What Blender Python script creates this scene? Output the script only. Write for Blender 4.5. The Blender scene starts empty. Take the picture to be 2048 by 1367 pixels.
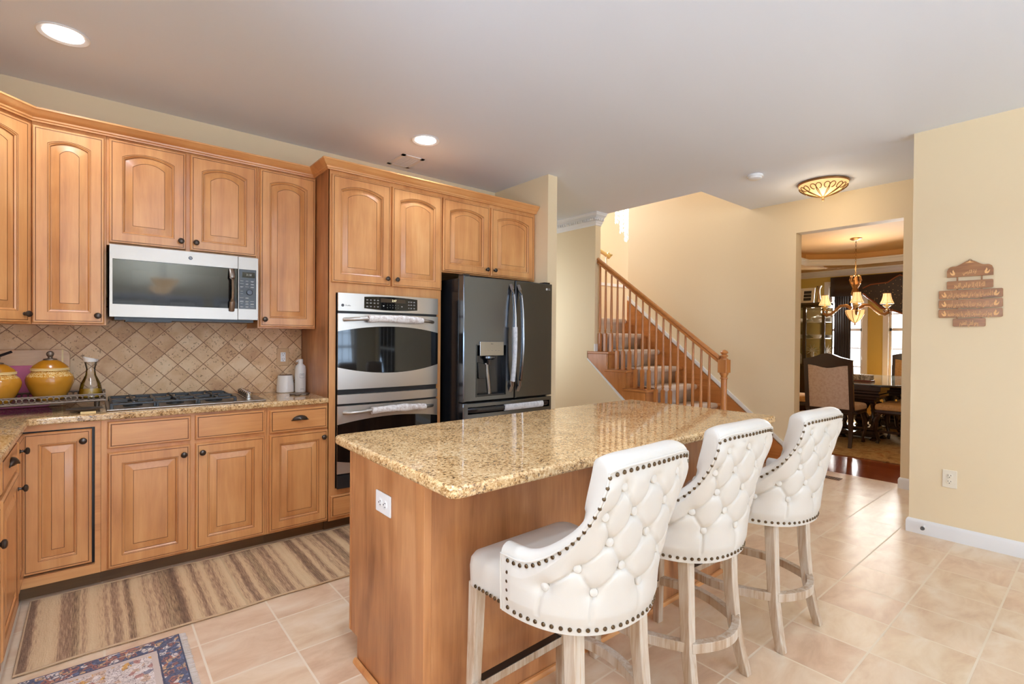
import bpy, math, random
from mathutils import Vector, Matrix
random.seed(7)
SC = bpy.context.scene
COL = SC.collection
PI = math.pi

# ------------------------------------------------------------------ camera
CAM_F, YAW, PITCH, ROLL, CAM_Z = 1006.336, 0.693757, -0.008126, 0.0079267, 1.32
fw = Vector((math.sin(YAW)*math.cos(PITCH), math.cos(YAW)*math.cos(PITCH), math.sin(PITCH)))
r0 = Vector((math.cos(YAW), -math.sin(YAW), 0)); u0 = r0.cross(fw)
rt = r0*math.cos(ROLL) + u0*math.sin(ROLL); up = rt.cross(fw)
cd = bpy.data.cameras.new('camera'); cam = bpy.data.objects.new('camera', cd); COL.objects.link(cam)
cd.sensor_width = 36; cd.sensor_fit = 'HORIZONTAL'; cd.lens = CAM_F/2048*36; cd.clip_start = 0.05; cd.clip_end = 100
cam.matrix_world = Matrix(((rt.x, up.x, -fw.x, 0), (rt.y, up.y, -fw.y, 0), (rt.z, up.z, -fw.z, CAM_Z), (0, 0, 0, 1)))
SC.camera = cam

# ------------------------------------------------------------------ world, colour, lights
SC.view_settings.view_transform = 'Standard'; SC.view_settings.look = 'None'
SC.view_settings.gamma = 1; SC.view_settings.use_curve_mapping = False
SC.view_settings.exposure = 0.09
SC.cycles.use_denoising = True
SC.cycles.max_bounces = 10; SC.cycles.diffuse_bounces = 6; SC.cycles.glossy_bounces = 5
SC.cycles.transmission_bounces = 6; SC.cycles.transparent_max_bounces = 12
SC.cycles.sample_clamp_indirect = 6; SC.cycles.caustics_reflective = False; SC.cycles.caustics_refractive = False
wd = bpy.data.worlds.new('sky'); SC.world = wd; wd.use_nodes = True
wd.node_tree.nodes['Background'].inputs[0].default_value = (0.92, 0.96, 1.0, 1)
wd.node_tree.nodes['Background'].inputs[1].default_value = 2.6

def area(name, loc, aim, sx, sy, power, color=(1, 1, 1), spread=180):
    d = bpy.data.lights.new(name, 'AREA'); d.shape = 'RECTANGLE'; d.size = sx; d.size_y = sy
    d.energy = power; d.color = color; d.spread = math.radians(spread)
    o = bpy.data.objects.new(name, d); COL.objects.link(o); o.location = loc
    o.rotation_euler = (Vector(aim)).to_track_quat('-Z', 'Y').to_euler()
    return o
def point(name, loc, power, color, r=0.04):
    d = bpy.data.lights.new(name, 'POINT'); d.energy = power; d.color = color; d.shadow_soft_size = r
    o = bpy.data.objects.new(name, d); COL.objects.link(o); o.location = loc
    return o
DAY = (0.66, 0.93, 1.30)
# daylight coming in through the windows of the place (breakfast side, sink side, dining bay, upper hall), plus two added fill lights
for wx, ww in ((0.55, 0.7), (1.33, 0.5), (2.55, 1.0)):
    area('daylight_and_fill', (wx, -4.66, 1.05), (0, 1, 0.75), ww, 1.7, 50*ww, DAY)
area('daylight_and_fill', (-1.25, 0.9, 1.50), (0.85, 0.5, 0.25), 1.4, 1.0, 50, DAY)
area('daylight_and_fill', (4.72, -2.9, 1.05), (-1, 0.25, 0.35), 1.9, 1.9, 120, DAY)  # added fill from the right, lifts the left cabinets and stool sides
for wy in (3.25, 2.28):
    area('daylight_and_fill', (11.25, wy, 1.45), (-1, -0.05, -0.12), 0.7, 1.7, 290, (1.0, 0.97, 0.92))
area('daylight_and_fill', (4.62, 5.6, 4.2), (1, -0.55, -0.45), 2.2, 1.6, 210, (0.90, 0.98, 1.06))
area('daylight_and_fill', (2.92, 5.1, 1.55), (1, 0, 0.0), 1.2, 1.3, 30, (0.85, 0.95, 1.05))  # fill added to brighten the corridor wall

# ------------------------------------------------------------------ colour and materials
def L(h, a=1.0):
    h = h.lstrip('#'); c = [int(h[i:i+2], 16)/255 for i in (0, 2, 4)]
    return tuple([x/12.92 if x <= 0.04045 else ((x+0.055)/1.055)**2.4 for x in c]) + (a,)
class N:
    """small node helper"""
    def __init__(s, name):
        s.m = bpy.data.materials.new(name); s.m.use_nodes = True; s.t = s.m.node_tree
        s.b = s.t.nodes['Principled BSDF']; s.out = s.t.nodes['Material Output']
    def n(s, typ, **kw):
        x = s.t.nodes.new(typ)
        for k, v in kw.items():
            if k.startswith('i_'):
                x.inputs[k[2:].replace('_', ' ')].default_value = v
            else:
                setattr(x, k, v)
        return x
    def l(s, a, b): s.t.links.new(a, b)
    def coord(s, scale=(1, 1, 1), loc=(0, 0, 0), rot=(0, 0, 0)):
        tc = s.n('ShaderNodeTexCoord'); mp = s.n('ShaderNodeMapping')
        mp.inputs['Scale'].default_value = scale; mp.inputs['Location'].default_value = loc; mp.inputs['Rotation'].default_value = rot
        s.l(tc.outputs['Object'], mp.inputs['Vector']); return mp.outputs['Vector']
    def noise(s, vec, scale=5, detail=4, rough=0.5, dist=0.0):
        x = s.n('ShaderNodeTexNoise'); x.inputs['Scale'].default_value = scale; x.inputs['Detail'].default_value = detail
        x.inputs['Roughness'].default_value = rough; x.inputs['Distortion'].default_value = dist
        if vec is not None: s.l(vec, x.inputs['Vector'])
        return x.outputs['Fac']
    def ramp(s, fac, stops, interp='LINEAR'):
        r = s.n('ShaderNodeValToRGB'); cr = r.color_ramp; cr.interpolation = interp
        while len(cr.elements) < len(stops): cr.elements.new(0.5)
        for e, (p, c) in zip(cr.elements, stops): e.position = p; e.color = c if not isinstance(c, str) else L(c)
        s.l(fac, r.inputs[0]); return r.outputs[0]
    def math(s, op, a, b=None, c=None):
        x = s.n('ShaderNodeMath', operation=op)
        for i, v in enumerate((a, b, c)):
            if v is None: continue
            if isinstance(v, (int, float)): x.inputs[i].default_value = v
            else: s.l(v, x.inputs[i])
        return x.outputs[0]
    def mix(s, fac, a, b, mode='MIX'):
        x = s.n('ShaderNodeMix', data_type='RGBA', blend_type=mode)
        for i, v in ((0, fac), (6, a), (7, b)):
            if isinstance(v, (int, float)): x.inputs[i].default_value = v
            elif isinstance(v, tuple): x.inputs[i].default_value = v
            else: s.l(v, x.inputs[i])
        return x.outputs[2]
    def sep(s, vec):
        x = s.n('ShaderNodeSeparateXYZ'); s.l(vec, x.inputs[0]); return x.outputs
    def comb(s, a, b, c=0.0):
        x = s.n('ShaderNodeCombineXYZ')
        for i, v in enumerate((a, b, c)):
            if isinstance(v, (int, float)): x.inputs[i].default_value = v
            else: s.l(v, x.inputs[i])
        return x.outputs[0]
    def bump(s, h, strength=0.2, dist=0.01):
        x = s.n('ShaderNodeBump'); x.inputs['Strength'].default_value = strength; x.inputs['Distance'].default_value = dist
        s.l(h, x.inputs['Height']); s.l(x.outputs[0], s.b.inputs['Normal'])
    def col(s, c):
        if isinstance(c, (tuple, str)): s.b.inputs['Base Color'].default_value = L(c) if isinstance(c, str) else c
        else: s.l(c, s.b.inputs['Base Color'])
    def set(s, **kw):
        for k, v in kw.items(): s.b.inputs[k.replace('_', ' ')].default_value = v
        return s
def plain(name, c, rough=0.5, metal=0.0, **kw):
    n = N(name); n.col(c); n.set(Roughness=rough, Metallic=metal, **kw); return n.m
def paint(name, c, rough=0.6):
    n = N(name); n.col(c); n.set(Roughness=rough)
    n.bump(n.noise(n.coord(), 180, 2), 0.05, 0.002); return n.m
def wood(name, stops, axis='z', rough=0.32, stretch=1.3, cross=11, coat=0.15, knots=True):
    n = N(name); sc = [cross, cross, cross]; sc['xyz'.index(axis)] = stretch
    v = n.coord(tuple(sc)); a = n.noise(v, 1.0, 5, 0.55, 0.6)
    sc2 = [90, 90, 90]; sc2['xyz'.index(axis)] = 5
    f = n.noise(n.coord(tuple(sc2)), 1.0, 3, 0.6)
    bl = n.noise(n.coord((2.2, 2.2, 2.2)), 1.6, 2, 0.5)
    m = n.math('ADD', n.math('MULTIPLY', a, 0.55), n.math('ADD', n.math('MULTIPLY', f, 0.15), n.math('MULTIPLY', bl, 0.30)))
    n.col(n.ramp(m, stops)); n.set(Roughness=rough); n.b.inputs['Coat Weight'].default_value = coat; n.b.inputs['Coat Roughness'].default_value = 0.15
    n.bump(f, 0.04, 0.002); return n.m
M = {}
M['wall'] = paint('wall_paint_cream', '#E8D4B0')
M['wall2'] = paint('wall_paint_gold', '#CDB25E')
M['ceil'] = paint('ceiling_paint_white', '#E6ECF6', 0.7)
M['ceil_gold'] = paint('ceiling_paint_peach', '#D9AE70', 0.7)
M['trim'] = paint('trim_paint_white', '#E8E6E4', 0.35)
MAP = [(0.30, '#AE6F3F'), (0.45, '#CC8C54'), (0.58, '#DA9D62'), (0.72, '#E4AE75')]
M['maple'] = wood('maple_honey', MAP)
M['maple_h'] = wood('maple_honey_horizontal', MAP, 'x')
M['maple_y'] = wood('maple_honey_deep', MAP, 'y')
M['glaze'] = plain('chocolate_glaze', '#8A542C', 0.45)
M['island'] = wood('maple_island_panel', [(0.36, '#8A5632'), (0.45, '#A66E44'), (0.53, '#B87E50'), (0.62, '#CA9262')], rough=0.36, cross=9, stretch=1.4)
M['ipost'] = wood('island_edge_maple', [(0.30, '#9A623A'), (0.45, '#B87C4C'), (0.58, '#C68A58'), (0.72, '#D09664')], rough=0.36)
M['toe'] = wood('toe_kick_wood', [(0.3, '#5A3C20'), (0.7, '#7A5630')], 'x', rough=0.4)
M['oak'] = wood('oak_stair', [(0.30, '#96592C'), (0.45, '#B27038'), (0.6, '#C07D44'), (0.75, '#CC8C50')], 'z', rough=0.3, cross=26)
M['oak_y'] = wood('oak_stair_run', [(0.30, '#96592C'), (0.45, '#B27038'), (0.6, '#C07D44'), (0.75, '#CC8C50')], 'y', rough=0.3, cross=26)
M['dwood'] = wood('dark_carved_mahogany', [(0.3, '#1C0D08'), (0.7, '#3A1D14')], rough=0.22, coat=0.4)
M['dwood2'] = wood('walnut_plaque', [(0.30, '#6E4222'), (0.45, '#96602E'), (0.58, '#A97240'), (0.72, '#B98450')], 'y', rough=0.4, cross=40, stretch=6)
M['inlay'] = plain('inlay_pale_wood', '#EDB878', 0.5)
M['bronze'] = plain('oil_rubbed_bronze', '#4A3F37', 0.28, 0.75)
M['nail'] = plain('antique_brass_nail', '#5E4A33', 0.3, 0.85)
M['steel'] = None
def steel(name, c, rough, axis_scale, metal=1.0):
    n = N(name); f = n.noise(n.coord(axis_scale), 1.0, 3, 0.6)
    n.col(c); n.set(Metallic=metal); r = n.math('MULTIPLY_ADD', f, 0.14, rough - 0.07); n.l(r, n.b.inputs['Roughness'])
    n.bump(f, 0.03, 0.001); return n.m
M['steel'] = steel('brushed_stainless', '#A0968C', 0.34, (6, 300, 300))
M['osteel'] = steel('oven_stainless', '#C8C1B8', 0.40, (6, 300, 300))
M['bsteel'] = steel('black_stainless', '#6C7076', 0.2, (300, 300, 5), 0.95)
M['chrome'] = plain('chrome', '#D8D8D8', 0.08, 1.0)
M['dsteel'] = plain('dark_graphite_steel', '#45464A', 0.22, 0.9)
M['bglass'] = plain('black_oven_glass', '#0C0B0B', 0.05, 0.0)
M['bplast_shade'] = plain('black_plastic_and_gap_shade', '#1B1B1D', 0.35)  # also serves as painted shade inside the corner base cabinet
M['pglass'] = plain('charcoal_panel_glass', '#37383B', 0.2)
M['iron'] = plain('cast_iron_grate', '#1F1E1E', 0.38)
M['wplast'] = plain('white_plastic', '#EFEDEA', 0.3)
M['aplast'] = plain('almond_plastic', '#E9DFCB', 0.35)
M['tplast'] = plain('tan_outlet_plate', '#CBA274', 0.4)
M['print'] = plain('pale_panel_print', '#B8B6B2', 0.5)
M['dprint'] = plain('grey_logo_print', '#4A4A4C', 0.4)
M['slot'] = plain('socket_slots', '#241F1C', 0.6)

def granite():
    n = N('granite_tan'); v = n.coord()
    a = n.noise(v, 85, 5, 0.7, 0.6); b = n.noise(v, 190, 3, 0.6); big = n.noise(v, 12, 3, 0.5)
    m = n.math('ADD', n.math('MULTIPLY', a, 0.58), n.math('ADD', n.math('MULTIPLY', b, 0.28), n.math('MULTIPLY', big, 0.14)))
    c = n.ramp(m, [(0.385, '#4E3826'), (0.435, '#946C42'), (0.475, '#C49A66'), (0.53, '#D9B482'), (0.60, '#E6CCA0'), (0.68, '#EFDFC2')])
    spk = n.math('LESS_THAN', n.noise(v, 95, 2, 0.5), 0.345)
    c = n.mix(n.math('MULTIPLY', spk, 0.7), c, L('#56483E'))
    n.col(c); n.set(Roughness=0.05); n.b.inputs['Specular IOR Level'].default_value = 0.85
    return n.m
M['granite'] = granite()

def tilefloor():
    n = N('floor_tile_ceramic'); p = n.sep(n.coord())
    u = n.math('DIVIDE', n.math('SUBTRACT', p[0], 0.348), 0.3115); v = n.math('DIVIDE', n.math('SUBTRACT', p[1], 0.051), 0.3043)
    br = n.n('ShaderNodeTexBrick'); br.offset = 0; br.squash = 1
    for k, val in (('Scale', 1.0), ('Mortar Size', 0.0135), ('Mortar Smooth', 0.1), ('Bias', 0.0), ('Brick Width', 1.0), ('Row Height', 1.0)): br.inputs[k].default_value = val
    br.inputs['Color1'].default_value = (0, 0, 0, 1); br.inputs['Color2'].default_value = (1, 1, 1, 1); br.inputs['Mortar'].default_value = (0.5, 0.5, 0.5, 1)
    n.l(n.comb(u, v), br.inputs['Vector'])
    tile = br.outputs['Color']; fac = br.outputs['Fac']
    warp = n.n('ShaderNodeVectorMath', operation='ADD'); n.l(n.coord((1.6, 3.4, 1)), warp.inputs[0]); n.l(tile, warp.inputs[1])
    a = n.noise(warp.outputs[0], 2.4, 6, 0.6, 0.5)
    c = n.ramp(a, [(0.30, '#CAA686'), (0.44, '#D6B796'), (0.56, '#DEC3A4'), (0.72, '#E4D0B6')])
    c = n.mix(0.10, c, tile, 'OVERLAY')
    c = n.mix(fac, c, L('#E4D2B8'))
    n.col(c); r = n.math('MULTIPLY_ADD', fac, 0.35, 0.33); n.l(r, n.b.inputs['Roughness'])
    h = n.math('SUBTRACT', n.math('MULTIPLY', n.noise(n.coord(), 7, 4, 0.6), 0.35), fac)
    n.bump(h, 0.35, 0.004); return n.m
M['tile'] = tilefloor()

def backsplash():
    n = N('backsplash_travertine'); p = n.sep(n.coord()); s = 0.1025*math.sqrt(2)
    x = n.math('SUBTRACT', p[0], 0.2085); z = n.math('SUBTRACT', p[2], 1.2005)
    u = n.math('DIVIDE', n.math('ADD', x, z), s); v = n.math('DIVIDE', n.math('SUBTRACT', z, x), s)
    br = n.n('ShaderNodeTexBrick'); br.offset = 0; br.squash = 1
    for k, val in (('Scale', 1.0), ('Mortar Size', 0.022), ('Mortar Smooth', 0.3), ('Bias', 0.0), ('Brick Width', 1.0), ('Row Height', 1.0)): br.inputs[k].default_value = val
    br.inputs['Color1'].default_value = (0, 0, 0, 1); br.inputs['Color2'].default_value = (1, 1, 1, 1); br.inputs['Mortar'].default_value = (0.5, 0.5, 0.5, 1)
    n.l(n.comb(u, v), br.inputs['Vector']); tile = br.outputs['Color']; fac = br.outputs['Fac']
    warp = n.n('ShaderNodeVectorMath', operation='ADD'); n.l(n.coord(), warp.inputs[0]); n.l(tile, warp.inputs[1])
    a = n.noise(warp.outputs[0], 9, 5, 0.6)
    m = n.math('ADD', n.math('MULTIPLY', a, 0.75), n.math('MULTIPLY', n.sep(tile)[0], 0.25))
    c = n.ramp(m, [(0.30, '#C29468'), (0.45, '#D6AC80'), (0.60, '#E2BF95'), (0.75, '#E8CBA6')])
    pit = n.math('MULTIPLY', n.math('GREATER_THAN', n.noise(n.coord(), 85, 3, 0.6), 0.62), n.math('GREATER_THAN', n.noise(warp.outputs[0], 16, 2), 0.47))
    c = n.mix(n.math('MULTIPLY', pit, 0.75), c, L('#7F5736'))
    c = n.mix(fac, c, L('#8A5F3A'))
    n.col(c); n.set(Roughness=0.5)
    n.bump(n.math('MULTIPLY', n.math('ADD', fac, n.math('MULTIPLY', pit, 0.5)), -1.0), 0.6, 0.003); return n.m
M['bsplash'] = backsplash()

def runner():
    n = N('runner_jute_stripes'); v = n.coord()
    p = n.sep(v); wob = n.math('MULTIPLY', n.noise(n.coord((1.5, 3, 3)), 1.0, 1), 0.02)
    x = n.math('ADD', p[0], wob)
    st = n.math('MULTIPLY_ADD', n.noise(n.comb(n.math('MULTIPLY', x, 12.5), 0.0), 1.0, 2, 0.6), 1.5, -0.25)
    fine = n.noise(n.comb(n.math('MULTIPLY', x, 260.0), n.math('MULTIPLY', p[1], 14.0)), 1.0, 3, 0.6)
    m = n.math('ADD', n.math('MULTIPLY', st, 0.68), n.math('MULTIPLY', fine, 0.32))
    c = n.ramp(m, [(0.33, '#6B513C'), (0.41, '#8C6C52'), (0.46, '#AC8A6A'), (0.49, '#C09E7A'), (0.53, '#D2B288'), (0.66, '#DABE94')])
    dk = n.ramp(n.noise(n.comb(n.math('MULTIPLY', x, 14.0), 7.0), 1.0, 1, 0.5), [(0.0, (0, 0, 0, 1)), (0.57, (0, 0, 0, 1)), (0.62, (1, 1, 1, 1))])
    c = n.mix(n.math('MULTIPLY', n.sep(dk)[0], 0.6), c, n.ramp(fine, [(0.35, '#57432F'), (0.65, '#A4845F')]))
    n.col(c); n.set(Roughness=0.9)
    w = n.n('ShaderNodeTexVoronoi'); w.inputs['Scale'].default_value = 1.0; n.l(n.coord((160, 110, 100)), w.inputs['Vector'])
    n.bump(n.math('ADD', w.outputs['Distance'], fine), 0.7, 0.004); return n.m
M['runner'] = runner()

def persian():
    n = N('persian_rug_pattern'); v = n.coord(); p = n.sep(v)
    hx, hy = 0.255, 0.66
    dx = n.math('SUBTRACT', hx, n.math('ABSOLUTE', p[0])); dy = n.math('SUBTRACT', hy, n.math('ABSOLUTE', p[1]))
    d = n.math('MINIMUM', dx, dy)
    vo = n.n('ShaderNodeTexVoronoi'); vo.inputs['Scale'].default_value = 48; vo.inputs['Randomness'].default_value = 0.9
    dn = n.n('ShaderNodeTexNoise'); dn.inputs['Scale'].default_value = 26; n.l(v, dn.inputs['Vector']); vm = n.n('ShaderNodeVectorMath', operation='MULTIPLY_ADD'); n.l(dn.outputs['Color'], vm.inputs[0]); vm.inputs[1].default_value = (0.03, 0.03, 0); n.l(v, vm.inputs[2]); n.l(vm.outputs[0], vo.inputs['Vector'])
    k = n.sep(vo.outputs['Color'])[0]
    sw = n.noise(v, 60, 3, 0.6, 1.2)
    bc = n.ramp(k, [(0.0, '#5E6072'), (0.20, '#9C6658'), (0.44, '#C9A078'), (0.60, '#D6C8BC'), (0.80, '#6E7288'), (0.92, '#B07C66')], 'CONSTANT')
    ring = n.math('LESS_THAN', n.math('ABSOLUTE', n.math('SUBTRACT', vo.outputs['Distance'], 0.42)), 0.09)
    bc = n.mix(n.math('MULTIPLY', ring, 0.85), bc, L('#4E4F5C'))
    ic = n.ramp(k, [(0.0, '#D8C8BC'), (0.45, '#CFAE93'), (0.6, '#E2D4CA'), (0.75, '#B9877A'), (0.85, '#D9A45C'), (0.93, '#8E8A92')], 'CONSTANT')
    ic = n.mix(n.math('MULTIPLY', n.math('LESS_THAN', n.math('ABSOLUTE', n.math('SUBTRACT', sw, 0.5)), 0.02), 0.8), ic, L('#5A3E3C'))
    c = n.mix(n.math('GREATER_THAN', d, 0.098), bc, ic)
    for lo, hi, cc in ((0.0, 0.006, '#4C4D5C'), (0.08, 0.086, '#4C4D5C'), (0.087, 0.108, '#C9B5A6')):
        msk = n.math('MULTIPLY', n.math('GREATER_THAN', d, lo), n.math('LESS_THAN', d, hi)); c = n.mix(msk, c, L(cc))
    n.col(c); n.set(Roughness=0.95); n.bump(n.noise(v, 400, 2), 0.4, 0.003); return n.m
M['persian'] = persian()
def drug():
    n = N('dining_rug_pattern'); v = n.coord(); a = n.noise(v, 7, 5, 0.7, 1.0)
    n.col(n.ramp(a, [(0.35, '#8C6A40'), (0.47, '#B3935F'), (0.55, '#C2A573'), (0.66, '#A4703C')])); n.set(Roughness=0.95); return n.m
M['drug'] = drug()
def hardwood():
    n = N('dining_hardwood'); p = n.sep(n.coord())
    br = n.n('ShaderNodeTexBrick'); br.offset = 0.4
    for k, val in (('Scale', 1.0), ('Mortar Size', 0.012), ('Mortar Smooth', 0.1), ('Bias', 0.0), ('Brick Width', 12.0), ('Row Height', 1.0)): br.inputs[k].default_value = val
    br.inputs['Color1'].default_value = L('#8A4220'); br.inputs['Color2'].default_value = L('#A0532B'); br.inputs['Mortar'].default_value = L('#4E2410')
    n.l(n.comb(n.math('DIVIDE', p[1], 0.08), n.math('DIVIDE', p[0], 0.08)), br.inputs['Vector'])
    n.col(br.outputs['Color']); n.set(Roughness=0.14); return n.m
M['hard'] = hardwood()
def leather():
    n = N('ivory_leather'); v = n.coord(); n.col(n.ramp(n.noise(v, 3, 2), [(0.3, '#CDC4B8'), (0.7, '#D6CEC3')]))
    n.set(Roughness=0.42); n.bump(n.noise(v, 160, 4, 0.6), 0.08, 0.002); return n.m
M['leather'] = leather()
def weathered():
    n = N('weathered_whitewashed_oak'); v = n.coord((38, 38, 3.2)); a = n.noise(v, 1.0, 5, 0.65, 0.5)
    b = n.noise(n.coord((9, 9, 2)), 1.0, 3, 0.5)
    m = n.math('ADD', n.math('MULTIPLY', a, 0.6), n.math('MULTIPLY', b, 0.4))
    n.col(n.ramp(m, [(0.30, '#7C5E46'), (0.42, '#A88A6C'), (0.5, '#BBA48C'), (0.6, '#CCBEAC'), (0.70, '#B98E5E')]))
    n.set(Roughness=0.7); n.bump(a, 0.4, 0.003); return n.m
M['wleg'] = weathered()
def carpet():
    n = N('beige_carpet'); v = n.coord(); n.col(n.ramp(n.noise(v, 220, 3), [(0.3, '#CDB8A8'), (0.7, '#E2D0C2')])); n.set(Roughness=1.0)
    n.bump(n.noise(v, 500, 2), 0.5, 0.004); return n.m
M['carpet'] = carpet()
def thin_glass(name, tint=(1, 1, 1, 1), refl=0.12):
    n = N(name); t = n.t; tr = n.n('ShaderNodeBsdfTransparent'); tr.inputs[0].default_value = tint
    gl = n.n('ShaderNodeBsdfGlossy'); gl.inputs['Roughness'].default_value = 0.02
    mx = n.n('ShaderNodeMixShader'); fr = n.n('ShaderNodeFresnel'); fr.inputs[0].default_value = 1.45
    n.l(n.math('ADD', fr.outputs[0], refl*0.3), mx.inputs[0]); n.l(tr.outputs[0], mx.inputs[1]); n.l(gl.outputs[0], mx.inputs[2])
    n.l(mx.outputs[0], n.out.inputs[0]); return n.m
M['glass'] = thin_glass('clear_glass', (0.97, 0.98, 0.98, 1))
M['oil'] = plain('olive_oil', '#C0901A', 0.12, Alpha=0.9)
def emit(name, c, s, base=None):
    n = N(name); n.col(base or c); n.b.inputs['Emission Color'].default_value = L(c); n.b.inputs['Emission Strength'].default_value = s; return n.m
M['lamp'] = emit('lit_lamp_diffuser', '#FFFFFF', 9.0)
M['shade'] = emit('lit_fabric_shade', '#FFD08C', 1.0, '#F3DCB8')
M['amber'] = emit('lit_amber_glass', '#FFCB85', 0.75, '#E8BE84')
M['bowlglow'] = emit('lit_opaline_bowl', '#FFD9A8', 4.0, '#F0DCC0')
M['crystal'] = emit('lit_crystal', '#FFF4E0', 0.9, '#FFFFFF')
M['digits'] = emit('lit_clock_digits', '#F3E6B8', 1.0)
M['brass'] = plain('antique_gold_metal', '#A5794C', 0.35, 0.7)
M['scroll'] = plain('bronze_scrollwork', '#7A5A2C', 0.4, 0.6)
def ceramic():
    n = N('mustard_glazed_ceramic'); p = n.sep(n.coord()); v = n.coord()
    a = n.noise(v, 6, 3); base = n.ramp(a, [(0.3, '#B0741A'), (0.7, '#C98A2E')])
    band = n.math('MULTIPLY', n.math('GREATER_THAN', p[2], 0.125), n.math('LESS_THAN', p[2], 0.156))
    bp = n.math('GREATER_THAN', n.noise(v, 150, 2, 0.6, 1.0), 0.5)
    n.col(n.mix(n.math('MULTIPLY', band, n.math('MULTIPLY', bp, 0.75)), base, L('#E9CE8E'))); n.set(Roughness=0.16); return n.m
M['mustard'] = ceramic()
M['cream_rim'] = plain('cream_glaze_rim', '#E6C98E', 0.3)
M['pewter'] = plain('antique_pewter', '#7A6A5C', 0.42, 0.75)
M['pink'] = plain('magenta_plastic_board', '#C04A74', 0.35)
M['bamboo'] = wood('bamboo_board', [(0.3, '#A87A50'), (0.5, '#C4966A'), (0.7, '#D2A87C')], 'x', cross=20, stretch=5)
M['palewood'] = plain('pale_wood_strip', '#E6C88C', 0.5)
M['cloth'] = None
def lace(name, c1, c2):
    n = N(name); v = n.coord(); n.col(n.ramp(n.noise(v, 38, 3, 0.6), [(0.38, c1), (0.55, c2)])); n.set(Roughness=0.9); n.bump(n.noise(v, 120, 3), 0.5, 0.004); return n.m
M['cloth'] = lace('lace_cloth', '#CDBFB6', '#EDE7E2')
M['cover'] = lace('grey_handle_cover', '#C6C6C8', '#DCDCDE')
M['uph'] = lace('cream_patterned_upholstery', '#CDB6A6', '#D8C6B8')
M['uph2'] = lace('golden_patterned_upholstery', '#C99C62', '#D6AC76')
M['drape'] = plain('brown_satin_drape', '#2E1A12', 0.4)
M['drape'].node_tree.nodes['Principled BSDF'].inputs['Sheen Weight'].default_value = 0.3
def beaded():
    n = N('embroidered_valance'); v = n.coord(); vo = n.n('ShaderNodeTexVoronoi'); vo.inputs['Scale'].default_value = 26; n.l(v, vo.inputs['Vector'])
    c = n.mix(n.math('LESS_THAN', vo.outputs['Distance'], 0.16), L('#2A1713'), L('#C9A56E')); n.col(c); n.set(Roughness=0.5); return n.m
M['bead'] = beaded()
M['rope'] = plain('copper_rope_trim', '#8A4E2C', 0.5)
M['china'] = plain('white_china', '#EFEAE4', 0.2)
M['photo'] = plain('dark_photo', '#2A2A2C', 0.4)
M['register'] = plain('brown_floor_register', '#6A4428', 0.5)
M['rubber'] = plain('dark_rubber', '#5A5754', 0.5)
M['fringe'] = plain('cotton_fringe', '#DDD0C4', 0.9)
M['paper'] = lace('woven_basket', '#7E7264', '#C9BFAE')

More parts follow.
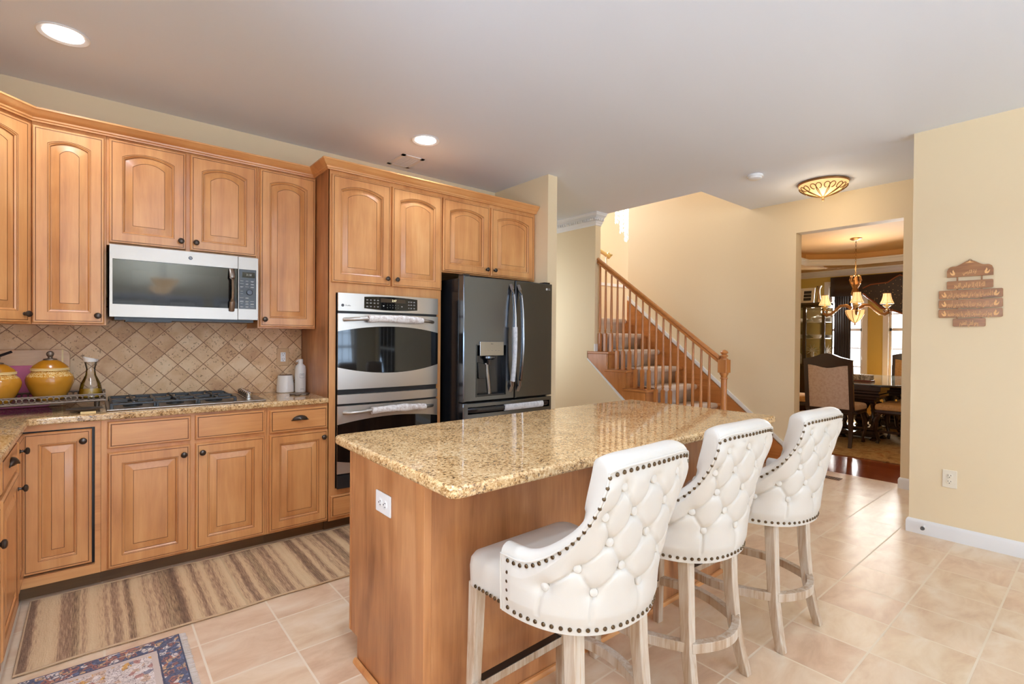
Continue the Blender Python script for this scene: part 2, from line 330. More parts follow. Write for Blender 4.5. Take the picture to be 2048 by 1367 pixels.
# ------------------------------------------------------------------ mesh helper
OFF = {}
class MB:
    def __init__(s): s.v = []; s.f = []; s.m = []; s.s = []
    def add(s, vs, fs, mi=0, smooth=False):
        o = len(s.v); s.v += [tuple(v) for v in vs]
        for f in fs: s.f.append(tuple(i+o for i in f)); s.m.append(mi); s.s.append(smooth)
        return s
    def box(s, x0, x1, y0, y1, z0, z1, mi=0):
        vs = [(x, y, z) for z in (z0, z1) for y in (y0, y1) for x in (x0, x1)]
        return s.add(vs, [(0, 2, 3, 1), (4, 5, 7, 6), (0, 1, 5, 4), (2, 6, 7, 3), (0, 4, 6, 2), (1, 3, 7, 5)], mi)
    def obox(s, fr, u0, u1, v0, v1, w0, w1, mi=0):
        c = [fr(u, v, w) for w in (w0, w1) for v in (v0, v1) for u in (u0, u1)]
        return s.add(c, [(0, 2, 3, 1), (4, 5, 7, 6), (0, 1, 5, 4), (2, 6, 7, 3), (0, 4, 6, 2), (1, 3, 7, 5)], mi)
    def rings(s, rs, mi=0, cap0=True, cap1=True, smooth=True, closed=True):
        n = len(rs[0]); vs = [p for r in rs for p in r]; fs = []
        for i in range(len(rs)-1):
            for j in range(n if closed else n-1):
                k = (j+1) % n; fs.append((i*n+j, i*n+k, (i+1)*n+k, (i+1)*n+j))
        s.add(vs, fs, mi, smooth)
        o = len(s.v)-len(vs)
        if cap0: s.f.append(tuple(o+j for j in reversed(range(n)))); s.m.append(mi); s.s.append(False)
        if cap1: s.f.append(tuple(o+(len(rs)-1)*n+j for j in range(n))); s.m.append(mi); s.s.append(False)
        return s
    def lathe(s, prof, c=(0, 0, 0), axis=(0, 0, 1), n=24, mi=0, sx=1, sy=1, rot=0):
        A = Vector(axis).normalized(); T = Vector((1, 0, 0)) if abs(A.x) < 0.9 else Vector((0, 1, 0))
        X = T - A*T.dot(A); X.normalize(); Y = A.cross(X); C = Vector(c)
        rs = [[C + X*(max(r, 1e-5)*sx*math.cos(2*PI*j/n+rot)) + Y*(max(r, 1e-5)*sy*math.sin(2*PI*j/n+rot)) + A*h for j in range(n)] for r, h in prof]
        return s.rings(rs, mi)
    def cyl(s, p0, p1, r0, r1=None, n=16, mi=0):
        p0 = Vector(p0); p1 = Vector(p1); r1 = r0 if r1 is None else r1
        return s.lathe([(r0, 0), (r1, (p1-p0).length)], p0, p1-p0, n, mi)
    def tube(s, pts, r, n=10, mi=0, closed=False, sq=(1, 1), upv=(0, 0, 1)):
        pts = [Vector(p) for p in pts]; rs = []; m = len(pts)
        for i, p in enumerate(pts):
            if closed: t = pts[(i+1) % m]-pts[i-1]
            else: t = pts[min(i+1, m-1)]-pts[max(i-1, 0)]
            t.normalize(); U = Vector(upv); 
            if abs(U.dot(t)) > 0.98: U = Vector((1, 0, 0))
            X = t.cross(U).normalized(); Y = X.cross(t)
            rr = r[i] if isinstance(r, (list, tuple)) else r
            rs.append([p + X*(rr*sq[0]*math.cos(2*PI*j/n)) + Y*(rr*sq[1]*math.sin(2*PI*j/n)) for j in range(n)])
        if closed: rs.append(rs[0]); return s.rings(rs, mi, False, False)
        return s.rings(rs, mi)
    def prism(s, poly, fn, d0, d1, mi=0):
        n = len(poly); vs = [fn(a, b, d0) for a, b in poly] + [fn(a, b, d1) for a, b in poly]
        fs = [tuple(reversed(range(n))), tuple(range(n, 2*n))] + [(i, (i+1) % n, n+(i+1) % n, n+i) for i in range(n)]
        return s.add(vs, fs, mi)
    def build(s, name, mats, parent=None, bevel=0, seg=2, recenter=False, angle=35, smooth_all=False):
        me = bpy.data.meshes.new(name)
        off = Vector((0, 0, 0))
        if parent is not None:
            r = parent
            while r.parent: r = r.parent
            off = OFF.get(r.name, Vector((0, 0, 0)))
        elif recenter:
            xs, ys, zs = zip(*s.v); off = Vector(((min(xs)+max(xs))/2, (min(ys)+max(ys))/2, min(zs)))
        me.from_pydata([Vector(v)-off for v in s.v], [], s.f)
        if not isinstance(mats, (list, tuple)): mats = [mats]
        for m in mats: me.materials.append(m)
        me.polygons.foreach_set('material_index', s.m)
        me.polygons.foreach_set('use_smooth', [True]*len(s.s) if (smooth_all or bevel) else s.s)
        me.validate()
        import bmesh
        bm = bmesh.new(); bm.from_mesh(me); bmesh.ops.recalc_face_normals(bm, faces=bm.faces); bm.to_mesh(me); bm.free()
        me.set_sharp_from_angle(angle=math.radians(angle))
        o = bpy.data.objects.new(name, me); COL.objects.link(o)
        if parent is not None: o.parent = parent
        elif recenter: o.location = off; OFF[o.name] = off
        if bevel:
            b = o.modifiers.new('bevel', 'BEVEL'); b.width = bevel; b.segments = seg; b.limit_method = 'ANGLE'; b.angle_limit = math.radians(30); b.harden_normals = True
        return o
def tag(o, label, cat, group=None, kind=None):
    if label: o['label'] = label
    if cat: o['category'] = cat
    if group: o['group'] = group
    if kind: o['kind'] = kind
    return o
def thing(name, label, cat, loc=(0, 0, 0), group=None, kind=None, local=False, rz=0):
    o = bpy.data.objects.new(name, None); COL.objects.link(o); o.location = loc; o.rotation_euler = (0, 0, rz)
    o.empty_display_size = 0.05
    OFF[o.name] = Vector((0, 0, 0)) if local else Vector(loc)
    return tag(o, label, cat, group, kind)
def struct(name, mb, m, bevel=0, **kw):
    o = mb.build(name, m, None, bevel, **kw); o['kind'] = 'structure'; return o
def frame(origin, U, Nn):
    O = Vector(origin); U = Vector(U).normalized(); W = Vector(Nn).normalized(); V = Vector((0, 0, 1))
    return lambda u, v, w=0.0: O + U*u + V*v + W*w
def copy_tree(o, parent=None, smap=None):
    c = o.copy(); COL.objects.link(c)
    if parent is not None: c.parent = parent
    for ch in list(o.children): copy_tree(ch, c)
    return c
def text_mesh(mb, txt, fr, size, w, mi=0, depth=0.0008, align='CENTER', width=None, bold=0.0):
    c = bpy.data.curves.new('tx', 'FONT'); c.body = txt; c.size = 1.0; c.align_x = align; c.align_y = 'CENTER'; c.resolution_u = 2; c.offset = bold
    o = bpy.data.objects.new('tx', c); COL.objects.link(o); bpy.context.view_layer.update()
    me = bpy.data.meshes.new_from_object(o.evaluated_get(bpy.context.evaluated_depsgraph_get()))
    if len(me.vertices):
        xs = [v.co.x for v in me.vertices]; k = size
        kx = (width/(max(xs)-min(xs))) if width else k
        cx = (max(xs)+min(xs))/2 if width else 0
        mb.add([fr((v.co.x-cx)*kx, v.co.y*k, w+depth) for v in me.vertices], [tuple(p.vertices) for p in me.polygons], mi)
    bpy.data.objects.remove(o); bpy.data.meshes.remove(me); bpy.data.curves.remove(c)
def flabel(s): return s

H = 2.755   # kitchen ceiling height
# ------------------------------------------------------------------ setting: floors, walls, ceilings
struct('floor', MB().box(-0.98, 5.72, -4.5, 6.2, -0.12, 0), M['tile'])
struct('floor_dining', MB().box(5.72, 10.9, -0.6, 4.25, -0.12, 0), M['hard'])
struct('wall_back', MB().box(-0.98, 3.06, 3.96, 4.10, 0, 3.0), M['wall'])
struct('wall_fridge_side', MB().box(3.06, 3.17, 3.20, 4.10, 0, H), M['wall'])
lw = MB()
lw.box(-0.98, -0.86, -4.5, 0.2, 0, 3.0); lw.box(-0.98, -0.86, 1.6, 3.96, 0, 3.0)
lw.box(-0.98, -0.86, 0.2, 1.6, 0, 1.05); lw.box(-0.98, -0.86, 0.2, 1.6, 2.15, 3.0)
struct('wall_left', lw, M['wall'])
rw = MB()
RW = [(0.2, 0.9), (1.08, 1.58), (1.9, 3.2)]
segs = [(-0.98, 0.2), (0.9, 1.08), (1.58, 1.9), (3.2, 4.5)]
for a, b in segs: rw.box(a, b, -4.5, -4.36, 0, 3.0)
for a, b in RW: rw.box(a, b, -4.5, -4.36, 0, 0.2); rw.box(a, b, -4.5, -4.36, 2.0, 3.0)
struct('wall_rear', rw, M['wall'])
struct('wall_right', MB().box(4.37, 4.49, -4.36, -3.85, 0, H).box(4.37, 4.49, -1.95, 0.915, 0, H).box(4.37, 4.49, -3.85, -1.95, 2.15, H), M['wall'])
dw = MB()
dw.box(5.57, 5.71, -2.6, 1.232, 0, 3.0); dw.box(5.57, 5.71, 2.128, 4.25, 0, 5.4); dw.box(5.57, 5.71, 1.232, 2.128, 2.424, 3.0)
struct('wall_dining', dw, M['wall'])
struct('wall_hall_end', MB().box(4.49, 5.57, -2.7, -2.6, 0, 3.0), M['wall'])
hw = MB(); hw.box(4.45, 4.54, 3.86, 7.1, 1.1735, 5.4); hw.box(4.45, 4.54, 3.975, 7.1, 0, 1.1735)
struct('wall_stair_side', hw, M['wall'])
struct('wall_corridor_left', MB().box(3.05, 3.17, 4.10, 4.5, 0, H).box(3.05, 3.17, 5.7, 7.1, 0, H).box(3.05, 3.17, 4.5, 5.7, 0, 0.9).box(3.05, 3.17, 4.5, 5.7, 2.2, H), M['wall'])
struct('wall_corridor_end', MB().box(3.05, 4.45, 6.2, 6.3, 0, H), M['wall'])
struct('wall_foyer_far', MB().box(4.54, 10.9, 7.0, 7.12, 0, 5.4), M['wall'])
struct('wall_foyer_right', MB().box(5.71, 10.9, 4.13, 4.25, 0, 5.4), M['wall2'])
struct('wall_upper_stair', MB().box(4.44, 5.57, 2.50, 2.60, H+0.2, 5.4).box(4.44, 4.54, 2.60, 3.86, H+0.2, 5.4), M['wall'])
struct('ceiling_foyer', MB().box(4.44, 10.9, 2.5, 7.12, 5.4, 5.5), M['ceil'])
cb = MB(); cb.box(-0.98, 4.54, -4.5, 7.1, H, H+0.2); cb.box(4.54, 5.71, -2.7, 2.60, H, H+0.2)
struct('ceiling', cb, M['ceil'])
# dining room shell
fw_ = MB(); X0, X1 = 10.8, 10.95
wins = [(2.98, 3.52), (1.98, 2.58)]
fw_.box(X0, X1, 3.52, 4.25, 0, 3.2); fw_.box(X0, X1, 2.58, 2.98, 0, 3.2); fw_.box(X0, X1, -0.6, 1.98, 0, 3.2)
for a, b in wins: fw_.box(X0, X1, a, b, 0, 0.5); fw_.box(X0, X1, a, b, 2.35, 3.2)
struct('wall_dining_far', fw_, M['wall2'])
struct('wall_dining_south', MB().box(5.71, 10.95, -0.7, -0.6, 0, 3.2), M['wall2'])
# dining ceiling with octagonal tray
tray = [(6.3, 0.6), (6.9, 0.0), (9.75, 0.0), (10.25, 0.6), (10.25, 2.95), (9.72, 3.55), (6.9, 3.55), (6.3, 2.95)]
outr = [(5.71, -0.6), (5.71, -0.6), (10.8, -0.6), (10.8, -0.6), (10.8, 4.13), (10.8, 4.13), (5.71, 4.13), (5.71, 4.13)]
dc = MB(); ZS, ZT = 2.64, 2.84
n8 = 8; vs = [(x, y, ZS) for x, y in outr] + [(x, y, ZS) for x, y in tray] + [(x, y, ZT) for x, y in tray]
dc.add(vs, [(i, (i+1) % 8, 8+(i+1) % 8, 8+i) for i in range(8)] + [(8+i, 8+(i+1) % 8, 16+(i+1) % 8, 16+i) for i in range(8)] + [tuple(range(16, 24))])
dc.box(5.71, 10.95, -0.7, 4.13, 2.95, 3.1)
struct('ceiling_dining', dc, M['ceil_gold'])

def sweep(path, prof, closed=False, side=1, mi=0, mb=None):
    """path: (x,y) list; prof: (out,z) list; out measured to the left (side=1) of the direction of travel"""
    P = [Vector((p[0], p[1])) for p in path]; m = len(P); rs = []
    def nrm(a, b): d = (b-a).normalized(); return Vector((-d.y, d.x))*side
    for i in range(m):
        if closed: n1 = nrm(P[i-1], P[i]); n2 = nrm(P[i], P[(i+1) % m])
        else: n1 = nrm(P[max(i-1, 0)], P[max(i-1, 0)+1]); n2 = nrm(P[min(i, m-2)], P[min(i, m-2)+1])
        k = (n1+n2); k = k/max(k.dot(n1), 1e-4)
        rs.append([(P[i].x+k.x*o, P[i].y+k.y*o, z) for o, z in prof])
    if closed: rs.append(rs[0])
    mb = mb or MB(); return mb.rings(rs, mi, not closed, not closed, smooth=False)
def crown(z, w=0.09, h=0.09):
    return [(0, z), (0, z-h), (w*0.10, z-h), (w*0.16, z-h*0.86), (w*0.3, z-h*0.78), (w*0.42, z-h*0.52), (w*0.66, z-h*0.3), (w*0.86, z-h*0.22), (w*0.92, z-h*0.1), (w, z-h*0.1), (w, z)]
BB = [(0, 0), (0.014, 0), (0.014, 0.075), (0.010, 0.088), (0.004, 0.096), (0, 0.096)]
struct('baseboard_right', sweep([(4.49, 0.915), (4.37, 0.915), (4.37, -4.3)], BB, side=-1), M['trim'])
struct('baseboard_dining', sweep([(5.57, -2.5), (5.57, 1.232), (5.71, 1.232)], BB, side=1), M['trim'])
struct('baseboard_doorway', sweep([(5.71, 2.128), (5.57, 2.128), (5.57, 2.36)], BB, side=1), M['trim'])
struct('baseboard_rear', sweep([(4.36, -4.36), (-0.86, -4.36), (-0.86, 0.6)], BB, side=-1), M['trim'])
# carved crown in the corridor (dentil detail)
cm = sweep([(4.45, 6.2), (4.45, 3.86), (4.54, 3.86)], crown(H, 0.10, 0.13), side=-1)
for k in range(60):
    y = 3.80+k*0.035; cm.box(4.375, 4.405, y, y+0.02, H-0.085, H-0.06)
for k in range(4):
    x = 4.39+k*0.035; cm.box(x, x+0.02, 3.785, 3.815, H-0.085, H-0.06)
struct('trim_1', cm, M['trim'])
struct('trim_2', sweep(tray, crown(ZS+0.10, 0.07, 0.10), closed=True, side=1), M['trim'])
struct('trim_3', sweep([(5.71, 4.13), (10.8, 4.13), (10.8, -0.6)], crown(ZS, 0.10, 0.11), side=-1), M['trim'])
struct('trim_4', MB().box(5.72, 10.9, 6.985, 7.0, 2.45, 2.51).box(5.72, 7.4, 6.985, 7.0, 1.75, 1.79), M['trim'])

def window(name, fr, w, z0, z1, depth=0.14, rail=None, cols=2, rows=2, casing=0.09):
    """fr(u,v,wout): u along the wall, v up, w towards the room"""
    t = bpy.data.objects.new(name, None); COL.objects.link(t); t['kind'] = 'structure'; OFF[t.name] = Vector((0, 0, 0))
    m = MB()
    for a, b, c, d in ((-casing, 0, z0-casing, z1+casing), (w, w+casing, z0-casing, z1+casing), (0, w, z1, z1+casing), (0, w, z0-casing, z0)):
        m.obox(fr, a, b, c, d, -0.02, 0.02)
    m.build('window_casing', M['trim'], t, 0.004)
    s = MB(); rail = rail or (z0+z1)/2; e = 0.035
    for a, b, c, d in ((0, e, z0, z1), (w-e, w, z0, z1), (0, w, z1-e, z1), (0, w, z0, z0+e*1.4), (0, w, rail-0.025, rail+0.025)):
        s.obox(fr, a, b, c, d, -0.09, -0.04)
    for zz0, zz1 in ((z0, rail), (rail, z1)):
        for k in range(1, cols): s.obox(fr, w*k/cols-0.009, w*k/cols+0.009, zz0, zz1, -0.075, -0.055)
        for k in range(1, rows): z = zz0+(zz1-zz0)*k/rows; s.obox(fr, 0, w, z-0.009, z+0.009, -0.075, -0.055)
    s.build('sash', M['trim'], t)
    g = MB(); g.obox(fr, 0.01, w-0.01, z0, z1, -0.068, -0.064); g.build('pane', M['glass'], t)
    return t
for k, (a, b) in enumerate(wins):
    window('window_%d' % (k+1), frame((10.8, b, 0), (0, -1, 0), (-1, 0, 0)), b-a, 0.5, 2.35, rail=1.52, cols=1, rows=3, casing=0.085)
for k, (a, b) in enumerate(RW):
    window('window_%d' % (k+3), frame((a, -4.36, 0), (1, 0, 0), (0, 1, 0)), b-a, 0.2, 2.0, cols=2+(k == 2)*2, rows=3, casing=0.08)
window('fill_door_1', frame((4.37, -1.95, 0), (0, -1, 0), (-1, 0, 0)), 1.9, 0.02, 2.15, cols=4, rows=1, casing=0.0)  # added door behind the camera, opening for the fill from the right
window('window_7', frame((3.17, 4.5, 0), (0, 1, 0), (1, 0, 0)), 1.2, 0.9, 2.2, cols=3, rows=2)  # added window out of view, opening for the corridor fill
window('window_6', frame((-0.86, 0.2, 0), (0, 1, 0), (1, 0, 0)), 1.4, 1.05, 2.15, cols=4, rows=2)

# ------------------------------------------------------------------ cabinet parts
def loop(u0, u1, v0, v1, rise=0.0, K=18):
    pts = [(u0, v0), (u1, v0)]
    for i in range(K+1):
        s = i/K
        if rise:
            q = min(max((s-0.035)/0.93, 0), 1); a = v1 - rise + (rise*(1-abs(2*q-1)**2.1)*0.84 + (0.16*rise if 0 < q < 1 else 0))
        else: a = v1
        pts.append((u1+(u0-u1)*s, a))
    return pts
def panel(mb, fr, w, h, rise=0.0, stile=0.058, T=0.02):
    """raised-panel door: slots 0 wood, 1 glaze"""
    L_ = [(0, 0, 0, 0), (0, T-0.006, 0, 0), (0.005, T, 0, 0), (0.011, T, 0, 0), (0.012, T-0.0015, 0, 1), (0.014, T-0.0015, 0, 1), (0.015, T, 0, 1),
          (stile, T, 1, 0), (stile+0.002, T-0.002, 1, 1), (stile+0.005, T-0.002, 1, 0), (stile+0.006, T-0.004, 1, 1), (stile+0.012, T-0.009, 1, 0), (stile+0.0135, T-0.014, 1, 1),
          (stile+0.017, T-0.014, 1, 0), (stile+0.048, T-0.002, 1, 0), (stile+0.0485, T-0.0035, 1, 1), (stile+0.0502, T-0.0035, 1, 1), (stile+0.051, T-0.002, 1, 0)]
    base = len(mb.v); rs = []
    for ins, d, arch, mi in L_:
        rs.append([fr(u, v, d) for u, v in loop(ins, w-ins, ins, h-ins, rise if arch else 0)])
    n = len(rs[0])
    for i in range(len(rs)-1):
        vs = rs[i]+rs[i+1]
        mb.add(vs, [(j, (j+1) % n, n+(j+1) % n, n+j) for j in range(n)], L_[i+1][3], False)
    mb.add(rs[-1], [tuple(range(n))], 0); mb.add(rs[0], [tuple(reversed(range(n)))], 0)
    return mb
def slab(mb, fr, w, h, T=0.02):
    L_ = [(0, 0, 0), (0, T-0.006, 0), (0.005, T-0.002, 0), (0.011, T-0.002, 0), (0.012, T-0.0045, 1), (0.014, T-0.0045, 1), (0.0155, T, 1), (0.017, T, 0)]
    rs = [[fr(u, v, d) for u, v in ((i, i), (w-i, i), (w-i, h-i), (i, h-i))] for i, d, m in L_]
    for i in range(len(rs)-1): mb.add(rs[i]+rs[i+1], [(j, (j+1) % 4, 4+(j+1) % 4, 4+j) for j in range(4)], L_[i+1][2])
    mb.add(rs[-1], [(0, 1, 2, 3)], 0); mb.add(rs[0], [(3, 2, 1, 0)], 0)
    return mb
def knob(parent, fr, u, v, w):
    p = fr(u, v, w); ax = fr(u, v, w+1)-p
    MB().lathe([(0.0095, 0), (0.0095, 0.002), (0.006, 0.004), (0.005, 0.012), (0.008, 0.016), (0.0155, 0.021), (0.0165, 0.026), (0.014, 0.031), (0.008, 0.034), (0, 0.0345)], p, ax, 20).build('knob', M['bronze'], parent)
def cup_pull(parent, fr, u, v, w):
    m = MB(); rs = []; A, B, D = 0.048, 0.030, 0.026
    for i in range(11):
        ph = PI/2*i/10
        ring = []
        for j in range(17):
            th = PI*j/16
            ring.append(fr(u+A*math.cos(th)*math.cos(ph), v-0.010+B*math.sin(th)*math.cos(ph)*1.0, w+0.002+D*math.sin(ph)*(0.6+0.4*math.sin(th))))
        rs.append(ring)
    m.rings(rs, 0, False, False, True, closed=False)
    m.obox(fr, u-A-0.006, u+A+0.006, v-0.013, v-0.008, w, w+0.004)
    o = m.build('cup_pull', M['bronze'], parent); sd = o.modifiers.new('thick', 'SOLIDIFY'); sd.thickness = 0.002
def door(parent, fr, u0, u1, v0, v1, rise=0.0, kn=None, mat=None):
    f2 = lambda u, v, w=0.0: fr(u0+u, v0+v, w)
    d = panel(MB(), f2, u1-u0, v1-v0, rise).build('door', [mat or M['maple'], M['glaze']], parent)
    if kn: knob(d, fr, kn[0], kn[1], 0.02)
    return d
def drawer(parent, fr, u0, u1, v0, v1, mat=None):
    f2 = lambda u, v, w=0.0: fr(u0+u, v0+v, w)
    return slab(MB(), f2, u1-u0, v1-v0).build('drawer_front', [mat or M['maple_h'], M['glaze']], parent)

# upper cabinets -------------------------------------------------------------
FU = frame((0, 3.64, 0), (1, 0, 0), (0, -1, 0))
c = thing('upper_cabinet', 'tall single-door maple wall cabinet left of the microwave', 'cabinet', (-0.1, 3.8, 1.372))
MB().box(-0.25, 0.055, 3.64, 3.958, 1.372, 2.445).build('body', M['maple'], c, 0.002)
door(c, FU, -0.247, 0.046, 1.380, 2.412, 0.024, (0.018, 1.424))
c = thing('upper_cabinet', 'short two-door maple wall cabinet directly above the microwave', 'cabinet', (0.45, 3.8, 1.825))
MB().box(0.0555, 0.8345, 3.64, 3.958, 1.825, 2.445).build('body', M['maple'], c, 0.002)
door(c, FU, 0.066, 0.431, 1.838, 2.42, 0.031, (0.404, 1.886)); door(c, FU, 0.454, 0.823, 1.838, 2.42, 0.031, (0.482, 1.886))
c = thing('upper_cabinet', 'tall single-door maple wall cabinet between the microwave and the oven tower', 'cabinet', (1.02, 3.8, 1.372))
MB().box(0.835, 1.208, 3.64, 3.958, 1.372, 2.445).build('body', M['maple'], c, 0.002)
door(c, FU, 0.844, 1.203, 1.381, 2.422, 0.028, (0.872, 1.430))
FD = frame((-0.53, 3.36, 0), (1, 1, 0), (1, -1, 0))
c = thing('corner_cabinet', 'angled maple corner wall cabinet at the left edge of the run', 'cabinet', (-0.6, 3.7, 1.372))
MB().prism([(-0.251, 3.958), (-0.251, 3.64), (-0.53, 3.361), (-0.858, 3.361), (-0.858, 3.958)], lambda a, b, z: (a, b, z), 1.372, 2.445).build('body', M['maple'], c, 0.002)
door(c, FD, 0.015, 0.372, 1.380, 2.412, 0.024, (0.345, 1.424))
# tall oven cabinet and fridge cabinet
FT = frame((0, 3.37, 0), (1, 0, 0), (0, -1, 0))
c = thing('oven_cabinet', 'floor-to-crown maple cabinet tower holding the double wall oven', 'cabinet', (1.64, 3.7, 0.0))
m = MB(); m.box(1.2105, 1.236, 3.372, 3.958, 0.08, 2.445); m.box(2.05, 2.078, 3.372, 3.958, 0.08, 2.445); m.box(1.236, 2.05, 3.372, 3.958, 1.64, 2.445)
m.box(1.236, 2.05, 3.372, 3.958, 0.08, 0.27); m.box(1.236, 2.05, 3.93, 3.958, 0.27, 1.64)
m.build('body', M['island'], c, 0.002)
m = MB(); m.box(1.2105, 1.255, 3.37, 3.39, 0.08, 2.445); m.box(2.034, 2.078, 3.37, 3.39, 0.08, 2.445); m.box(1.255, 2.034, 3.37, 3.39, 1.617, 2.445); m.box(1.255, 2.034, 3.37, 3.39, 0.08, 0.292)
m.build('face_frame', M['maple'], c)
door(c, FT, 1.222, 1.645, 1.684, 2.405, 0.036, (1.615, 1.735)); door(c, FT, 1.657, 2.074, 1.684, 2.405, 0.036, (1.69, 1.735))
drawer(c, FT, 1.222, 2.074, 0.102, 0.25)
MB().box(1.2105, 2.078, 3.45, 3.9, 0, 0.08).build('toe_kick', M['toe'], c)
c = thing('refrigerator_cabinet', 'two-door maple cabinet bridging over the black refrigerator', 'cabinet', (2.57, 3.7, 1.83))
MB().box(2.0785, 3.058, 3.37, 3.958, 1.828, 2.445).build('body', M['maple'], c, 0.002)
door(c, FT, 2.086, 2.534, 1.836, 2.405, 0.036, (2.505, 1.884)); door(c, FT, 2.556, 3.03, 1.836, 2.405, 0.036, (2.586, 1.884))
cp = [(0, 2.43), (0.006, 2.43), (0.008, 2.437), (0.014, 2.441), (0.016, 2.449), (0.026, 2.456), (0.036, 2.466), (0.044, 2.479), (0.05, 2.483), (0.05, 2.492), (0, 2.492)]
tag(sweep([(-0.86, 3.33), (-0.545, 3.33), (-0.2505, 3.6245), (1.196, 3.6245), (1.196, 3.354), (3.058, 3.354)], cp, side=-1).build('crown_moulding', M['maple_h'], None, recenter=True),
    'stepped maple crown moulding running along the tops of the wall cabinets', 'moulding')

# base cabinets ---------------------------------------------------------------
FB = frame((0, 3.385, 0), (1, 0, 0), (0, -1, 0))
c = thing('corner_base_cabinet', 'maple corner base cabinet with its door slightly ajar below the canisters', 'cabinet', (-0.3, 3.6, 0.0))
m = MB(); m.box(-0.858, 0.029, 3.42, 3.94, 0.08, 0.874); m.build('body', M['bplast_shade'], c)  # black body paints the shade in the gap around the maple door
m = MB(); m.box(0.006, 0.0295, 3.385, 3.42, 0.08, 0.874); m.box(-0.285, 0.006, 3.385, 3.42, 0.843, 0.874); m.box(-0.285, 0.006, 3.385, 3.42, 0.08, 0.128)
m.build('face_frame', M['maple_h'], c)
fd = frame((-0.27, 3.409, 0), (1, 0.0, 0), (0, -1, 0))
door(c, fd, 0.002, 0.264, 0.138, 0.834, 0, (0.229, 0.777))
MB().box(-0.30, 0.0295, 3.46, 3.9, 0, 0.08).build('toe_kick', M['toe'], c)
c = thing('cooktop_cabinet', 'two-door maple base cabinet with two false drawer fronts under the gas cooktop', 'cabinet', (0.43, 3.6, 0.0))
MB().box(0.030, 0.831, 3.385, 3.94, 0.08, 0.874).build('body', M['maple'], c, 0.002)
drawer(c, FB, 0.058, 0.427, 0.722, 0.862); drawer(c, FB, 0.449, 0.816, 0.722, 0.862)
door(c, FB, 0.058, 0.425, 0.092, 0.700, 0, (0.392, 0.648)); door(c, FB, 0.450, 0.816, 0.092, 0.700, 0, (0.482, 0.648))
MB().box(0.030, 0.831, 3.46, 3.9, 0, 0.08).build('toe_kick', M['toe'], c)
c = thing('drawer_cabinet', 'narrow maple base cabinet with one drawer beside the oven tower', 'cabinet', (1.02, 3.6, 0.0))
MB().box(0.8315, 1.2095, 3.385, 3.94, 0.08, 0.874).build('body', M['maple'], c, 0.002)
d = drawer(c, FB, 0.845, 1.204, 0.712, 0.856); cup_pull(d, FB, 1.025, 0.792, 0.02)
door(c, FB, 0.843, 1.206, 0.095, 0.700, 0, (1.174, 0.655))
MB().box(0.8315, 1.2095, 3.46, 3.9, 0, 0.08).build('toe_kick', M['toe'], c)
# left run
FL = frame((-0.278, 0, 0), (0, 1, 0), (1, 0, 0))
c = thing('sink_run_cabinet', 'maple base cabinet at the far left with a bronze cup pull nearest the corner', 'cabinet', (-0.55, 3.0, 0.0))
MB().box(-0.858, -0.2985, 2.60, 3.38, 0.08, 0.874).build('body', M['maple'], c, 0.002)
d = drawer(c, FL, 2.64, 3.10, 0.722, 0.856, M['maple_y']); cup_pull(d, FL, 2.865, 0.80, 0.02)
door(c, FL, 2.64, 3.155, 0.095, 0.700, 0, (3.12, 0.630))
door(c, FL, 3.165, 3.372, 0.138, 0.834, 0, (3.19, 0.785))
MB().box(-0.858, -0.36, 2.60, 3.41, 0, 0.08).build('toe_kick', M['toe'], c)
c = thing('sink_run_cabinet', 'maple base cabinet at the bottom left corner, nearer the camera', 'cabinet', (-0.55, 2.0, 0.0))
MB().box(-0.858, -0.2785, 1.4, 2.599, 0.08, 0.874).build('body', M['maple'], c, 0.002)
drawer(c, FL, 2.02, 2.58, 0.722, 0.856, M['maple_y']); drawer(c, FL, 1.42, 1.98, 0.722, 0.856, M['maple_y'])
door(c, FL, 2.02, 2.58, 0.095, 0.700, 0, (2.415, 0.605)); door(c, FL, 1.42, 1.98, 0.095, 0.700, 0, (1.46, 0.65))
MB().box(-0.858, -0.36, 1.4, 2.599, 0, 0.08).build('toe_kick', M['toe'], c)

# counters and backsplash ------------------------------------------------------
cp2 = [(-0.858, 3.944), (-0.858, 1.38), (-0.24, 1.38), (-0.24, 3.30), (-0.235, 3.335), (-0.20, 3.35), (1.208, 3.35), (1.208, 3.944)]
tag(MB().prism(cp2, lambda a, b, z: (a, b, z), 0.875, 0.911).build('countertop', M['granite'], None, 0.011, 3, recenter=True),
    'polished tan granite countertop wrapping the corner under the wall cabinets', 'countertop')
struct('wall_backsplash', MB().box(-0.859, 1.2095, 3.946, 3.959, 0.911, 1.55), M['bsplash'])

# island ------------------------------------------------------------------------
c = thing('island_cabinet', 'wood-panelled kitchen island base with white outlet on its end', 'kitchen island', (1.78, 1.73, 0))
m = MB(); m.box(0.838, 2.73, 1.440, 2.03, 0.1, 0.874); m.box(0.838, 2.73, 1.440, 1.965, 0.0, 0.1); m.build('body', M['island'], c)
m = MB(); m.prism([(1.48, 0.004), (1.962, 0.004), (1.962, 0.1), (2.036, 0.1), (2.036, 0.874), (1.48, 0.874)], lambda y, z, x: (x, y, z), 0.826, 0.838)
m.build('end_panel', M['island'], c)
MB().box(0.824, 2.742, 1.429, 1.44, 0.0, 0.874).box(2.73, 2.742, 1.44, 2.03, 0.0, 0.874).build('back_panel', M['island'], c)
MB().box(0.8225, 0.852, 1.4265, 1.481, 0.0, 0.874).build('corner_post', M['ipost'], c, 0.002)
MB().box(0.823, 0.838, 2.028, 2.042, 0.1, 0.874).build('edge_strip', M['ipost'], c, 0.002)
sh = [(0, 0), (0.014, 0), (0.0135, 0.008), (0.008, 0.0165), (0, 0.019)]
